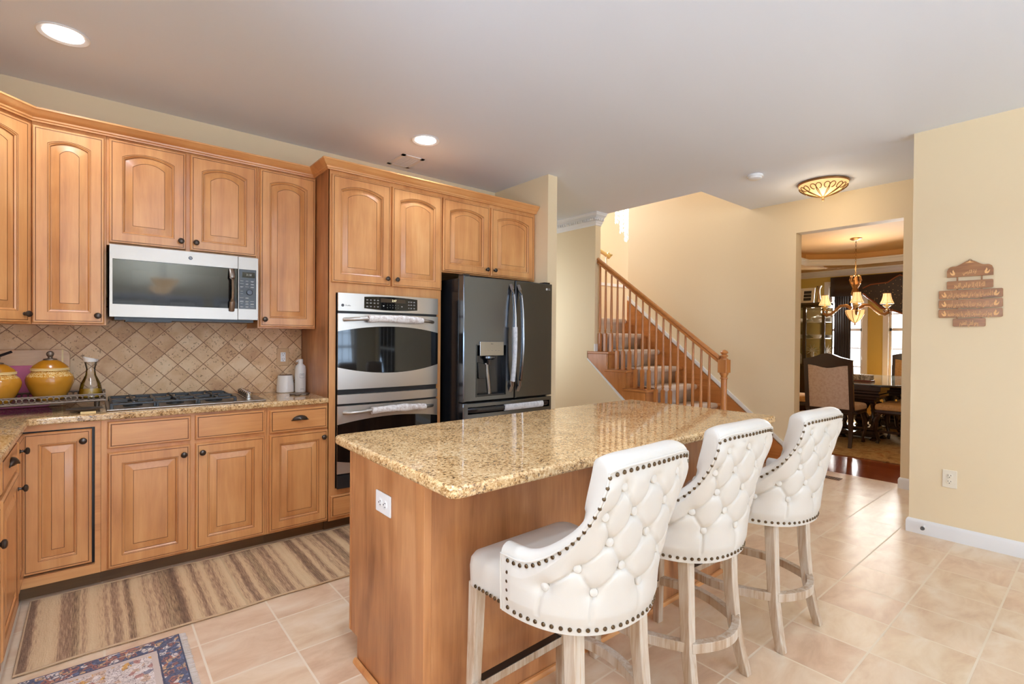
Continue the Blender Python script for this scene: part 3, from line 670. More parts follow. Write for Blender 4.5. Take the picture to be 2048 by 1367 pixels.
sweep([(0.8225, 1.965), (0.8225, 1.4265), (2.742, 1.4265), (2.742, 1.965)], sh, side=-1).build('shoe_moulding', M['maple_h'], c)
ctr = []
for cx, cy, a0 in ((0.78, 1.18, 180), (2.80, 1.20, 270), (2.765, 2.07, 0), (0.80, 2.045, 90)):
    for k in range(7):
        a = math.radians(a0+15*k); ctr.append((cx+0.035*math.cos(a), cy+0.035*math.sin(a)))
tag(MB().prism(ctr, lambda a, b, z: (a, b, z), 0.875, 0.912).build('island_countertop', M['granite'], None, 0.012, 3, recenter=True),
    'long polished granite slab topping the island', 'countertop')

def outlet(name, label, fr, w, h, decora=False, mat='wplast', plate='wplast', group=None):
    t = thing(name, label, 'outlet', tuple(fr(0, -h/2, 0)), group)
    MB().obox(fr, -w/2, w/2, -h/2, h/2, 0, 0.006).build('wall_plate', M[plate], t, 0.003)
    r = MB()
    if decora: r.obox(fr, -0.017, 0.017, -0.034, 0.034, 0.006, 0.009)
    else:
        for s in (1, -1): r.lathe([(0.0165, 0), (0.0165, 0.0025), (0.015, 0.003)], fr(0, s*0.0195, 0.006), fr(0, 0, 1)-fr(0, 0, 0), 20)
    r.build('receptacle', M[mat], t, 0)
    sl = MB(); w0 = 0.009
    for s in (1, -1):
        for x in (-0.007, 0.007): sl.obox(fr, x-0.0013, x+0.0013, s*0.0195+0.001, s*0.0195+0.009, w0, w0+0.0006)
        sl.lathe([(0.0028, 0), (0.0028, 0.0006)], fr(0, s*0.0195-0.007, w0), fr(0, 0, 1)-fr(0, 0, 0), 12)
    sl.build('slots', M['slot'], t)
    return t
_f = frame((0.826, 1.724, 0.706), (0, -1, 0), (-1, 0, 0))
outlet('outlet', 'white duplex outlet mounted sideways on the wood end panel of the island', lambda u, v, w=0.0: _f(v, -u, w), 0.078, 0.122, False)
outlet('outlet', 'almond duplex outlet low on the cream wall under the wooden plaque', frame((4.37, 0.700, 0.408), (0, -1, 0), (-1, 0, 0)), 0.075, 0.118, False, 'aplast', 'aplast')
outlet('outlet', 'white outlet in a stone-coloured plate on the backsplash', frame((1.077, 3.946, 1.166), (1, 0, 0), (0, -1, 0)), 0.085, 0.13, True, 'wplast', 'tplast')

# ------------------------------------------------------------------ microwave
FM = frame((0, 3.575, 0), (1, 0, 0), (0, -1, 0))
def arcframe(fr): return fr
t = thing('microwave', 'stainless over-the-range microwave with black window and curved bar handle', 'microwave', (0.4425, 3.7, 1.405))
MB().box(0.067, 0.818, 3.577, 3.955, 1.425, 1.815).build('body', M['bplast_shade'], t, 0.003)
MB().box(0.09, 0.80, 3.60, 3.94, 1.405, 1.425).box(0.14, 0.36, 3.62, 3.8, 1.396, 1.405).build('underside_vent', M['bplast_shade'], t)
def framed(mb, fr, u0, u1, v0, v1, hu0, hu1, hv0, hv1, w0, w1, mi=0):
    """flat frame with a rectangular hole"""
    for a, b, c, d in ((u0, hu0, v0, v1), (hu1, u1, v0, v1), (hu0, hu1, v0, hv0), (hu0, hu1, hv1, v1)): mb.obox(fr, a, b, c, d, w0, w1, mi)
    return mb
d = framed(MB(), FM, 0.067, 0.699, 1.421, 1.82, 0.080, 0.699, 1.491, 1.742, 0, 0.024).build('door', M['steel'], t)
MB().obox(FM, 0.078, 0.699, 1.490, 1.743, 0.004, 0.0225).build('door_window', M['bglass'], d, 0.003)
MB().obox(FM, 0.165, 0.60, 1.54, 1.685, 0.0226, 0.0232).build('inner_screen', plain('window_mesh_screen', '#1C1B1B', 0.05), d)
hp = [FM(0.664, 1.475+0.26*k/14, 0.026+0.034*math.sin(PI*k/14)**0.6) for k in range(15)]
MB().tube(hp, 0.016, 14, sq=(1, 0.55)).build('handle', M['steel'], d)
m = MB(); m.lathe([(0.0105, 0), (0.0105, 0.0015), (0.009, 0.002)], FM(0.446, 1.782, 0.024), (0, -1, 0), 24, 0)
text_mesh(m, 'GE', lambda u, v, w=0: FM(0.446+u, 1.782+v, w), 0.012, 0.0262, 1); m.build('maker_badge', [M['dsteel'], M['wplast']], d)
p = MB(); p.obox(FM, 0.701, 0.818, 1.421, 1.82, 0, 0.024); pp = p.build('control_panel', M['steel'], t, 0.002)
MB().obox(FM, 0.705, 0.806, 1.490, 1.742, 0.02, 0.0255).build('keypad', M['pglass'], pp, 0.004)
MB().obox(FM, 0.724, 0.797, 1.690, 1.724, 0.0255, 0.0262).build('display', M['bglass'], pp)
m = MB(); rr = random.Random(3)
for v in (1.668, 1.650, 1.632, 1.603, 1.588, 1.562, 1.540, 1.524, 1.506):
    for u in (0.722, 0.752, 0.782):
        if (v in (1.603, 1.588) and u > 0.73) or (v == 1.562 and u > 0.76): continue
        for q in range(rr.choice((1, 2))): 
            w_ = rr.uniform(0.006, 0.011); m.obox(FM, u-w_, u+w_, v-0.0012-q*0.004, v+0.0008-q*0.004, 0.0255, 0.0259)
text_mesh(m, '3:18', lambda u, v, w=0: FM(0.762+u, 1.707+v, w), 0.018, 0.0262, 0)
m.build('key_legends', M['print'], pp)
MB().lathe([(0.0185, 0), (0.018, 0.006), (0.0155, 0.008), (0.015, 0.006), (0, 0.006)], FM(0.766, 1.597, 0.0255), (0, -1, 0), 28).build('dial', M['dsteel'], pp)

# ------------------------------------------------------------------ double wall oven
FO = frame((0, 3.345, 0), (1, 0, 0), (0, -1, 0))
OX0, OX1 = 1.257, 2.03
def bow(u): q = (u-(OX0+OX1)/2)/((OX1-OX0)/2); return 0.022*(1-q*q)
def bowbox(mb, u0, u1, vb, vt, w0=0.0, mi=0, K=20, thick=0.012):
    """curved-front strip; vb and vt are functions of u or numbers"""
    fb = vb if callable(vb) else (lambda u: vb); ft = vt if callable(vt) else (lambda u: vt)
    rs = []
    for k in range(K+1):
        u = u0+(u1-u0)*k/K; w = w0+bow(u)
        rs.append([FO(u, fb(u), 0), FO(u, fb(u), w+thick), FO(u, ft(u), w+thick), FO(u, ft(u), 0)])
    return mb.rings(rs, mi, smooth=True)
t = thing('double_wall_oven', 'stainless double wall oven with black arched windows', 'oven', (1.64, 3.6, 0.292))
MB().box(1.262, 2.026, 3.346, 3.92, 0.30, 1.61).build('chassis', M['bplast_shade'], t)
p = bowbox(MB(), OX0, OX1, 1.494, 1.614).build('control_panel', M['osteel'], t)
cpz0 = lambda u: 1.516-0.010*(1-((u-1.638)/0.205)**2); cpz1 = lambda u: 1.595+0.008*(1-((u-1.638)/0.205)**2)
bowbox(MB(), 1.433, 1.843, cpz0, cpz1, 0.002).build('keypad', M['bglass'], p)
bowbox(MB(), 1.552, 1.743, 1.563, 1.590, 0.0026, K=6).build('display', plain('brown_display_glass', '#3E2E20', 0.2), p)
m = MB(); rr = random.Random(5)
fo2 = lambda u, v, w=0: FO(u, v, 0.0155+bow(u)+w)
for u in [1.453, 1.478, 1.505, 1.53] + [1.77, 1.79, 1.815]:
    for v in (1.577, 1.556, 1.532):
        for q in range(2): w_ = rr.uniform(0.004, 0.008); m.obox(fo2, u-w_, u+w_, v-q*0.005-0.001, v-q*0.005+0.001, 0, 0.0004)
for k, ch in enumerate('12345'): text_mesh(m, ch, lambda u, v, w=0, k=k: fo2(1.60+k*0.021+u, 1.545+v, w), 0.009, 0)
for k, ch in enumerate('67890'): text_mesh(m, ch, lambda u, v, w=0, k=k: fo2(1.60+k*0.021+u, 1.527+v, w), 0.009, 0)
for u in (1.572, 1.714): m.prism([(u-0.007, 1.541), (u, 1.533), (u+0.007, 1.541)], lambda a, b, w: fo2(a, b, w), 0, 0.0005)
m.build('key_legends', M['print'], p)
m = MB(); text_mesh(m, '2:47', lambda u, v, w=0: fo2(1.652+u, 1.5765+v, w+0.0012), 0.020, 0); m.build('clock_digits', M['digits'], p)
m = MB(); m.lathe([(0.010, 0), (0.010, 0.001)], fo2(1.287, 1.531, -0.003), (0, -1, 0), 24)
text_mesh(m, 'Profile', lambda u, v, w=0: fo2(1.304+u, 1.530+v, w-0.0028), 0.014, 0, align='LEFT'); m.build('maker_badge', M['dprint'], p)
mid = 1.638
def wtop(zc, ze): return lambda u: ze+(zc-ze)*(1-((u-mid)/0.387)**2)
def ovendoor(z0, z1, wz0c, wz0e, wz1c, wz1e, hz, name):
    d = bowbox(MB(), OX0, OX1, z0, z1).build('door', M['osteel'], t)
    bowbox(MB(), OX0-0.0005, OX1+0.0005, wtop(wz0c, wz0e), wtop(wz1c, wz1e), 0.0012).build('door_window', M['bglass'], d)
    pts = []; K = 24
    for k in range(K+1):
        q = k/K; u = 1.295+(1.982-1.295)*q; s = math.sin(PI*q)
        pts.append(FO(u, hz+0.016*s, 0.014+bow(u)+0.045*min(1, s*3.2)**0.7))
    MB().tube(pts, 0.0125, 12).build('handle', M['osteel'], d)
    return d, pts
d1, hp1 = ovendoor(0.963, 1.476, 1.066, 1.114, 1.394, 1.354, 1.434, 'upper')
bowbox(MB(), OX0, OX1, 0.866, 0.927).build('trim_strip', M['osteel'], t)
d2, hp2 = ovendoor(0.395, 0.851, 0.44, 0.482, 0.762, 0.726, 0.804, 'lower')
bowbox(MB(), OX0, OX1, 0.296, 0.385).build('base_grille', M['bplast_shade'], t)
def wrap(name, label, pts, a, b, r, seed, group):
    n = len(pts)-1; m = MB(); rs = []; rnd = random.Random(seed); P = []
    K = 26
    for k in range(K+1):
        q = a+(b-a)*k/K; x = q*n; i = min(int(x), n-1); f = x-i; P.append(pts[i].lerp(pts[i+1], f))
    rad = [r*(1+0.05*rnd.uniform(-1, 1)+0.05*math.sin(k*0.9)) for k in range(K+1)]
    for i, p in enumerate(P):
        tt = (P[min(i+1, K)]-P[max(i-1, 0)]).normalized(); X = tt.cross(Vector((0, 0, 1))).normalized(); Y = X.cross(tt)
        rs.append([p + X*rad[i]*(1+0.08*math.sin(3*th+i*0.35))*math.cos(th) + Y*rad[i]*1.05*(1+0.06*math.sin(2*th+i*0.3))*math.sin(th) - Vector((0, 0, r*0.15)) for th in [2*PI*j/20 for j in range(20)]])
    inn = [[p + (q-p)*0.62 for q in r_] for p, r_ in ((P[0], rs[0]), (P[-1], rs[-1]))]
    m.rings([inn[0]]+rs+[inn[1]], 0)
    return tag(m.build(name, M['cloth'], None, recenter=True), label, 'towel', group)
wrap('handle_cloth', 'white lace cloth wrapped around the upper oven handle', hp1, 0.215, 0.825, 0.0235, 1, None)
wrap('handle_cloth', 'white lace cloth wrapped around the lower oven handle', hp2, 0.255, 0.865, 0.0235, 2, None)

# ------------------------------------------------------------------ refrigerator
FF = frame((0, 3.195, 0), (1, 0, 0), (0, -1, 0))
t = thing('refrigerator', 'black stainless french-door refrigerator with water dispenser', 'refrigerator', (2.59, 3.5, 0.0))
MB().box(2.13, 3.052, 3.20, 3.93, 0.03, 1.772).build('body', plain('fridge_side_black', '#1E1F22', 0.16, 0.3), t, 0.006)
def doorcurve(mb, u0, u1, v0, v1, hole=None, mi=0, T=0.062):
    """slightly bowed door skin with optional pocket"""
    ew = lambda u: T + 0.010*(1-((u-2.594)/0.47)**2)
    us = [u0, u0+0.006]+[u0+0.006+(u1-u0-0.012)*k/16 for k in range(1, 16)]+[u1-0.006, u1]; vs = [v0, v0+0.006, v1-0.006, v1]
    if hole: us = sorted(set(us+[hole[0], hole[1]])); vs = sorted(set(vs+[hole[2], hole[3]]))
    nu, nv = len(us), len(vs)
    def W(i, j):
        w = ew(us[i]); 
        if i in (0, nu-1) or j in (0, nv-1): w -= 0.006
        return w
    P = [FF(us[i], vs[j], W(i, j)) for j in range(nv) for i in range(nu)]; F_ = []
    for j in range(nv-1):
        for i in range(nu-1):
            if hole and us[i] >= hole[0]-1e-6 and us[i+1] <= hole[1]+1e-6 and vs[j] >= hole[2]-1e-6 and vs[j+1] <= hole[3]+1e-6: continue
            F_.append((j*nu+i, j*nu+i+1, (j+1)*nu+i+1, (j+1)*nu+i))
    mb.add(P, F_, mi, True)
    B = [FF(us[i], vs[j], 0.0) for j in (0, nv-1) for i in range(nu)]
    bd = [P[i] for i in range(nu)]; tp = [P[(nv-1)*nu+i] for i in range(nu)]
    mb.add(bd+B[:nu], [(i, i+1, nu+i+1, nu+i) for i in range(nu-1)], mi); mb.add(tp+B[nu:], [(i, i+1, nu+i+1, nu+i) for i in range(nu-1)], mi)
    for ii in (0, nu-1):
        c_ = [P[j*nu+ii] for j in range(nv)]; b_ = [FF(us[ii], v, 0.0) for v in vs]
        mb.add(c_+b_, [(j, j+1, nv+j+1, nv+j) for j in range(nv-1)], mi)
    mb.obox(FF, u0+0.001, u1-0.001, v0+0.001, v1-0.001, -0.004, 0.001, mi)
    return ew
m = MB(); ew = doorcurve(m, 2.133, 2.624, 0.832, 1.785, (2.252, 2.536, 0.868, 1.262))
m.obox(FF, 2.133+0.1, 2.55, 0.85, 1.28, 0.002, 0.012)   # back of pocket
hole = (2.252, 2.536, 0.868, 1.262)
for a, b, c_, d_ in ((hole[0]-0.004, hole[0], hole[2], hole[3]), (hole[1], hole[1]+0.004, hole[2], hole[3]), (hole[0]-0.004, hole[1]+0.004, hole[2]-0.004, hole[2]), (hole[0]-0.004, hole[1]+0.004, hole[3], hole[3]+0.004)):
    m.obox(FF, a, b, c_, d_, 0.008, ew(2.4)+0.001)
dl = m.build('door', M['bsteel'], t)
m = MB(); m.obox(FF, hole[0], hole[1], hole[2]+0.001, hole[3], 0.012, 0.016); m.obox(FF, hole[0]+0.004, hole[1]-0.004, hole[2], hole[2]+0.012, 0.012, 0.066)
m.build('dispenser_recess', M['dsteel'], dl, 0.002)
MB().obox(FF, 2.278, 2.512, 1.180, 1.290, 0.03, ew(2.4)+0.004).build('dispenser_panel', steel('dispenser_panel_steel', '#A3A4A6', 0.18, (300, 300, 6)), dl, 0.003)
m = MB(); text_mesh(m, 'Water', lambda u, v, w=0: FF(2.395+u, 1.272+v, ew(2.4)+0.0045+w), 0.008, 0)
for u in (2.33, 2.36, 2.395, 2.43, 2.46): m.obox(FF, u-0.006, u+0.006, 1.219, 1.2205, ew(2.4)+0.004, ew(2.4)+0.0046)
m.build('panel_print', M['dprint'], dl)
m = MB(); m.lathe([(0.030, 0), (0.052, 0.012), (0.052, 0.026), (0.03, 0.03)], FF(2.395, 1.148, 0.045), (0, 0, 1), 20, sy=0.55); m.cyl(FF(2.385, 1.11, 0.04), FF(2.385, 1.15, 0.04), 0.010, 0.018)
m.build('nozzle', M['bsteel'], dl)
m = MB(); m.prism([(2.29, 1.13), (2.375, 1.11), (2.372, 1.01), (2.365, 1.0), (2.305, 1.0), (2.296, 1.01)], lambda u, v, w: FF(u, v, w), 0.022, 0.030); m.build('paddle', M['dsteel'], dl, 0.003)
rs = []
for k in range(9):
    q = k/8; rs.append([FF(2.395-0.012+0.03*q+0.018*math.cos(a), 1.12-0.24*q, 0.020+0.010*abs(math.sin(a))) for a in [PI*j/6 for j in range(7)]])
MB().rings(rs, 0, False, False, closed=False).build('water_chute', M['steel'], dl)
m = MB(); ew = doorcurve(m, 2.633, 3.056, 0.832, 1.785); dr = m.build('door', M['bsteel'], t)
m = MB(); m.lathe([(0.010, 0), (0.010, 0.001)], FF(2.985, 1.738, ew(2.98)), (0, -1, 0), 20); text_mesh(m, 'LG', lambda u, v, w=0: FF(3.012+u, 1.738+v, ew(2.99)+w), 0.024, 0)
m.build('maker_badge', M['print'], dr)
m = MB(); doorcurve(m, 2.133, 3.056, 0.13, 0.820, (2.175, 3.028, 0.735, 0.79)); m.obox(FF, 2.16, 3.04, 0.72, 0.80, 0.0, 0.02); fd_ = m.build('freezer_drawer', M['bsteel'], t)
MB().box(2.14, 3.045, 3.18, 3.4, 0.0, 0.12).build('toe_grille', M['bplast_shade'], t)
def fhandle(u, lean):
    pts = [FF(u+lean*math.sin(PI*k/20)*0.0, 0.888+0.862*k/20, ew(u)-0.002+0.058*math.sin(PI*k/20)**0.55) for k in range(21)]
    return pts
M['hsteel'] = steel('fridge_handle_steel', '#A0A0A2', 0.16, (300, 300, 5), 1.0)
hl = fhandle(2.583, 1); MB().tube(hl, 0.018, 14, sq=(1, 0.5)).build('handle', M['hsteel'], dl)
hr = fhandle(2.664, 1); MB().tube(hr, 0.018, 14, sq=(1, 0.5)).build('handle', M['hsteel'], dr)
hb = [FF(2.178+0.85*k/20, 0.765, ew(2.2)-0.016+0.03*math.sin(PI*k/20)**0.4) for k in range(21)]
MB().tube(hb, 0.020, 12, sq=(0.4, 1.0), upv=(0, 0, 1)).build('handle', M['dsteel'], fd_)
MB().box(2.14, 2.20, 3.15, 3.22, 1.772, 1.80).box(2.98, 3.045, 3.15, 3.22, 1.772, 1.80).build('hinge_cover', M['dsteel'], t, 0.004)
m = MB(); m.tube([p+Vector((0, -0.001, 0)) for p in hl[2:13]], 0.0235, 14, sq=(1, 0.62)); tag(m.build('handle_cover', M['cover'], None, recenter=True), 'pale grey fabric cover on the lower half of the left refrigerator handle', 'handle cover')
m = MB(); m.tube([p+Vector((0, -0.001, 0)) for p in hb[8:19]], 0.0255, 14, sq=(0.55, 1.0)); tag(m.build('handle_cover', M['cover'], None, recenter=True), 'pale grey fabric cover on the horizontal freezer drawer handle', 'handle cover')

# ------------------------------------------------------------------ gas cooktop
t = thing('gas_cooktop', 'stainless gas cooktop with black cast iron grates set in the counter', 'cooktop', (0.45, 3.66, 0.911))
MB().box(0.052, 0.838, 3.425, 3.905, 0.9112, 0.921).build('tray', M['steel'], t, 0.006, 3)
for gx in (0.075, 0.275, 0.475):
    g = MB(); x0, x1, y0, y1, z = gx, gx+0.192, 3.45, 3.885, 0.950; b = 0.006
    for y in (y0, y1, (y0+y1)/2): g.box(x0, x1, y-b, y+b, z-0.010, z)
    for x in (x0, x1): g.box(x-b, x+b, y0, y1, z-0.010, z)
    for x, y in ((x0, y0), (x1, y0), (x0, y1), (x1, y1)): g.box(x-0.008, x+0.008, y-0.008, y+0.008, 0.9205, z-0.004)
    for cy in ((y0*3+y1)/4, (y0+3*y1)/4):
        cx = (x0+x1)/2
        for a in range(4):
            dx, dy = ((1, 0), (-1, 0), (0, 1), (0, -1))[a]
            g.box(min(cx+dx*0.022, cx+dx*0.095)-b*(dx == 0), max(cx+dx*0.022, cx+dx*0.095)+b*(dx == 0), min(cy+dy*0.022, cy+dy*0.105)-b*(dy == 0), max(cy+dy*0.022, cy+dy*0.105)+b*(dy == 0), z-0.008, z+0.006)
    g.build('grate', M['iron'], t, 0.002)
    for cy in (3.559, 3.776):
        MB().lathe([(0.045, 0), (0.045, 0.006), (0.032, 0.008), (0.032, 0.016), (0.028, 0.020), (0, 0.020)], (gx+0.096, cy, 0.921), (0, 0, 1), 24).build('burner', M['iron'], t)
for k in range(5):
    MB().lathe([(0.027, 0), (0.027, 0.007), (0.022, 0.010), (0.024, 0.036), (0.020, 0.042), (0, 0.042)], (0.758+0.004*k, 3.53+0.068*k, 0.921), (0, 0, 1), 24).build('knob', M['chrome'], t)

# ------------------------------------------------------------------ things on the counter
CZ = 0.9115
def canister(name, label, x, y, z, s):
    t = thing(name, label, 'canister', (x, y, z))
    pr_ = [(0.062, 0), (0.066, 0.004), (0.092, 0.05), (0.107, 0.086), (0.109, 0.106), (0.102, 0.126), (0.086, 0.142), (0.080, 0.150)]
    hs = s*1.13
    o = MB().lathe([(r*s, h*hs) for r, h in pr_], (0, 0, 0), (0, 0, 1), 40); 
    o.v = [(v[0]+x, v[1]+y, v[2]+z) for v in o.v]; ob = o.build('jar_body', M['mustard'], t)
    MB().lathe([(0.086*s, 0.150*hs), (0.089*s, 0.153*hs), (0.086*s, 0.157*hs), (0.089*s, 0.161*hs), (0.084*s, 0.164*hs)], (x, y, z), (0, 0, 1), 40).build('rim', M['cream_rim'], t)
    ld = MB().lathe([(0.085*s, 0.164*hs), (0.076*s, 0.176*hs), (0.05*s, 0.196*hs), (0.026*s, 0.208*hs), (0, 0.209*hs)], (x, y, z), (0, 0, 1), 40).build('lid', plain('mustard_lid_glaze', '#AE7018', 0.2), t)
    MB().lathe([(0.034*s, 0.203*hs), (0.030*s, 0.211*hs), (0.012*s, 0.214*hs), (0.010*s, 0.220*hs), (0.016*s, 0.228*hs), (0.018*s, 0.238*hs), (0.014*s, 0.247*hs), (0.005*s, 0.252*hs), (0, 0.2525*hs)], (x, y, z), (0, 0, 1), 16).build('finial', M['pewter'], ld)
    return t
TZ = CZ+0.052
canister('canister', 'mustard ceramic canister with pewter finial, fully in view beside the oil carafe', -0.181, 3.70, TZ+0.004, 0.92)
canister('canister', 'mustard ceramic canister cut off by the left edge of the photo', -0.378, 3.625, TZ+0.004, 0.86)
t = thing('footed_tray', 'long antique pewter tray with pierced rim under the canisters', 'tray', (-0.28, 3.67, CZ))
tr = MB(); poly = [(-0.60, 3.50), (0.048, 3.535), (0.050, 3.80), (-0.60, 3.80)]
tr.prism(poly, lambda a, b, z: (a, b, z), TZ-0.004, TZ+0.003)
for k in range(4):
    a = Vector((*poly[k], TZ)); b = Vector((*poly[(k+1) % 4], TZ)); tr.tube([a, b], 0.006, 8); tr.tube([a+Vector((0, 0, 0.034)), b+Vector((0, 0, 0.034))], 0.004, 8)
tr.build('tray_plate', M['pewter'], t)
m = MB()
for k in range(4):
    a = Vector((*poly[k], TZ)); b = Vector((*poly[(k+1) % 4], TZ)); n = max(3, int((b-a).length/0.045)); dd = (b-a)/n
    for i in range(n):
        c0 = a+dd*(i+0.5)+Vector((0, 0, 0.018)); u = dd.normalized()
        for rr_, cx in ((0.014, -0.011), (0.012, 0.012)):
            m.tube([c0+u*(cx+rr_*math.cos(q))+Vector((0, 0, rr_*math.sin(q))) for q in [2*PI*j/10 for j in range(10)]], 0.003, 5, closed=True)
m.build('pierced_rim', M['pewter'], t)
for x, y in ((-0.55, 3.53), (0.015, 3.56), (0.015, 3.77), (-0.55, 3.77)):
    MB().lathe([(0.012, 0), (0.014, 0.008), (0.008, 0.02), (0.014, 0.048)], (x, y, CZ), (0, 0, 1), 12).build('foot', M['pewter'], t)
t = thing('oil_carafe', 'clear glass carafe half full of olive oil with a white spout', 'carafe', (-0.012, 3.68, TZ+0.0045))
x, y, z = -0.012, 3.68, TZ+0.0045
MB().lathe([(0.050, 0), (0.054, 0.004), (0.053, 0.03), (0.044, 0.078), (0.024, 0.125), (0.020, 0.160), (0.029, 0.202)], (x, y, z), (0, 0, 1), 32).build('vessel', M['glass'], t)
MB().lathe([(0.0485, 0.002), (0.052, 0.006), (0.051, 0.03), (0.047, 0.052), (0, 0.052)], (x, y, z), (0, 0, 1), 32).build('oil', M['oil'], t)
m = MB(); rs = []
for h, r, k in ((0.200, 0.030, 0), (0.212, 0.034, 0), (0.220, 0.036, 1), (0.220, 0.030, 1), (0.208, 0.026, 0)):
    rs.append([(x+r*math.cos(a), y+r*math.sin(a), z+h-(0.008*math.cos(a) if k else 0)) for a in [2*PI*j/24 for j in range(24)]])
m.rings(rs); m.build('spout', M['wplast'], t)
def rrect(x0, x1, z0, z1, r, K=6):
    out = []
    for cx, cz, a0 in ((x1-r, z0+r, -90), (x1-r, z1-r, 0), (x0+r, z1-r, 90), (x0+r, z0+r, 180)):
        for k in range(K+1): a = math.radians(a0+90*k/K); out.append((cx+r*math.cos(a), cz+r*math.sin(a)))
    return out
t = thing('cutting_board', 'bamboo cutting board with rounded corners leaning on the backsplash', 'cutting board', (-0.33, 3.9, CZ))
lean = lambda x, z, w: (x, 3.885-w+0.10*(z-CZ), z)
MB().prism(rrect(-0.56, -0.105, CZ+0.001, 1.232, 0.035), lean, 0, 0.016).build('board', M['bamboo'], t, 0.003)
MB().prism([(-0.142, CZ+0.004), (-0.134, CZ+0.004), (-0.134, 1.231), (-0.142, 1.231)], lean, -0.0, 0.0166).build('inlay_strip', M['palewood'], t)
tag(MB().prism(rrect(-0.50, -0.178, CZ+0.001, 1.145, 0.03), lambda x, z, w: (x, 3.862-w+0.10*(z-CZ), z), 0, 0.010).build('cutting_mat', M['pink'], None, 0.002, recenter=True), 'magenta plastic chopping board between the canisters', 'cutting board')
t = thing('knife_holder', 'black-handled utensil standing at the left edge before the cutting board', 'utensil', (-0.43, 3.77, TZ+0.006))
MB().tube([(-0.47, 3.77, TZ+0.006), (-0.44, 3.77, TZ+0.17), (-0.40, 3.77, TZ+0.232), (-0.335, 3.77, TZ+0.262)], [0.012, 0.011, 0.013, 0.011], 12, sq=(1, 0.6)).build('handle_grip', M['bplast_shade'], t)
t = thing('dish', 'small dark metal dish with a wooden tag on the counter edge of the tray', 'dish', (-0.035, 3.47, CZ))
MB().lathe([(0.025, 0.0), (0.03, 0.003), (0.062, 0.017), (0.064, 0.020), (0.058, 0.018), (0.028, 0.006), (0, 0.006)], (-0.035, 3.475, CZ), (0, 0, 1), 32, sx=1.2).build('bowl', M['pewter'], t)
tag(MB().box(-0.052, 0.010, 3.385, 3.402, CZ, CZ+0.011).build('wooden_block', M['palewood'], None, 0.001, recenter=True), 'small pale wooden block in front of the dark dish', 'block')
t = thing('white_crock', 'short white ceramic crock on the counter beside the oven tower', 'crock', (1.076, 3.878, CZ))
MB().lathe([(0.056, 0), (0.060, 0.004), (0.058, 0.05), (0.051, 0.118), (0.048, 0.124), (0.044, 0.122), (0.044, 0.06), (0, 0.055)], (1.076, 3.878, CZ), (0, 0, 1), 32).build('crock_body', M['china'], t)
MB().lathe([(0.0435, 0.118), (0.046, 0.127), (0.03, 0.128), (0, 0.129)], (1.076, 3.878, CZ), (0, 0, 1), 32).build('lid', M['toe'], t)
t = thing('spray_bottle', 'tall white bottle with a grey square label beside the crock', 'bottle', (1.168, 3.83, CZ))
MB().lathe([(0.036, 0), (0.038, 0.004), (0.038, 0.17), (0.034, 0.19), (0.017, 0.208), (0.016, 0.213)], (1.168, 3.83, CZ), (0, 0, 1), 32).build('bottle_body', M['wplast'], t)
cpo = MB(); cpo.lathe([(0.018, 0.213), (0.018, 0.237), (0.015, 0.241), (0, 0.241)], (1.168, 3.83, CZ), (0, 0, 1), 24); cpo.tube([(1.168, 3.83, CZ+0.228), (1.143, 3.815, CZ+0.232), (1.133, 3.81, CZ+0.222)], 0.006, 8)
cpo.build('pump_cap', M['wplast'], t)
m = MB(); fl = frame((1.168, 3.7915, CZ), (1, -0.15, 0), (-0.15, -1, 0))
framed(m, fl, -0.016, 0.014, 0.105, 0.137, -0.0145, 0.0125, 0.1065, 0.1355, 0, 0.001)
for v in (0.129, 0.124): m.obox(fl, -0.010, 0.008, v, v+0.0015, 0, 0.001)
for k in range(5): m.obox(fl, -0.011+k*0.0045, -0.008+k*0.0045, 0.022, 0.026, 0, 0.001)
m.build('label_print', plain('grey_label_print', '#8E8C92', 0.5), t)
trv = []
for k in range(32):
    a = 2*PI*k/32; r = 0.062+0.006*math.cos(6*a); trv.append((1.11+r*math.cos(a), 3.655+r*0.9*math.sin(a)))
tag(MB().prism(trv, lambda a, b, z: (a, b, z), CZ+0.001, CZ+0.010).build('spoon_rest', M['pewter'], None, 0.002, recenter=True), 'flat dark scalloped metal rest in front of the white bottle', 'trivet')

# ------------------------------------------------------------------ floor rugs
def ruggrid(x0, x1, y0, y1, nx, ny, zt, wob):
    m = MB(); top = []
    for j in range(ny+1):
        row = []
        for i in range(nx+1):
            x = x0+(x1-x0)*i/nx; y = y0+(y1-y0)*j/ny
            e = wob*(math.sin(x*9.0+1)+0.6*math.sin(x*17+2)); ey = e*(1 if j == 0 else (0.7 if j == ny else (j/ny*0.7+1-j/ny)))
            row.append((x, y+ey, zt+0.0015*math.sin(x*11+y*3)))
        top.append(row)
    n = nx+1; vs = [p for r in top for p in r]; b = [(p[0], p[1], 0.001) for p in vs]; N_ = len(vs)
    F_ = [(j*n+i, j*n+i+1, (j+1)*n+i+1, (j+1)*n+i) for j in range(ny) for i in range(nx)]
    F_ += [(N_+a, N_+d_, N_+c_, N_+b_) for a, b_, c_, d_ in F_]
    per = [i for i in range(n)]+[j*n+n-1 for j in range(1, ny+1)]+[ny*n+i for i in range(n-2, -1, -1)]+[j*n for j in range(ny-1, 0, -1)]
    F_ += [(per[k], per[(k+1) % len(per)], N_+per[(k+1) % len(per)], N_+per[k]) for k in range(len(per))]
    m.add(vs+b, F_, 0, True); return m, [vs[k] for k in per]
m, per = ruggrid(-0.235, 1.78, 2.695, 3.395, 60, 14, 0.009, 0.004)
t = thing('runner_rug', 'long brown and beige striped woven runner along the base cabinets', 'rug', (0.77, 3.04, 0))
m.build('weave', M['runner'], t)
MB().tube([(p[0], p[1], 0.008) for p in per], 0.0045, 6, closed=True).build('binding', plain('jute_binding', '#BFA07C', 0.9), t)
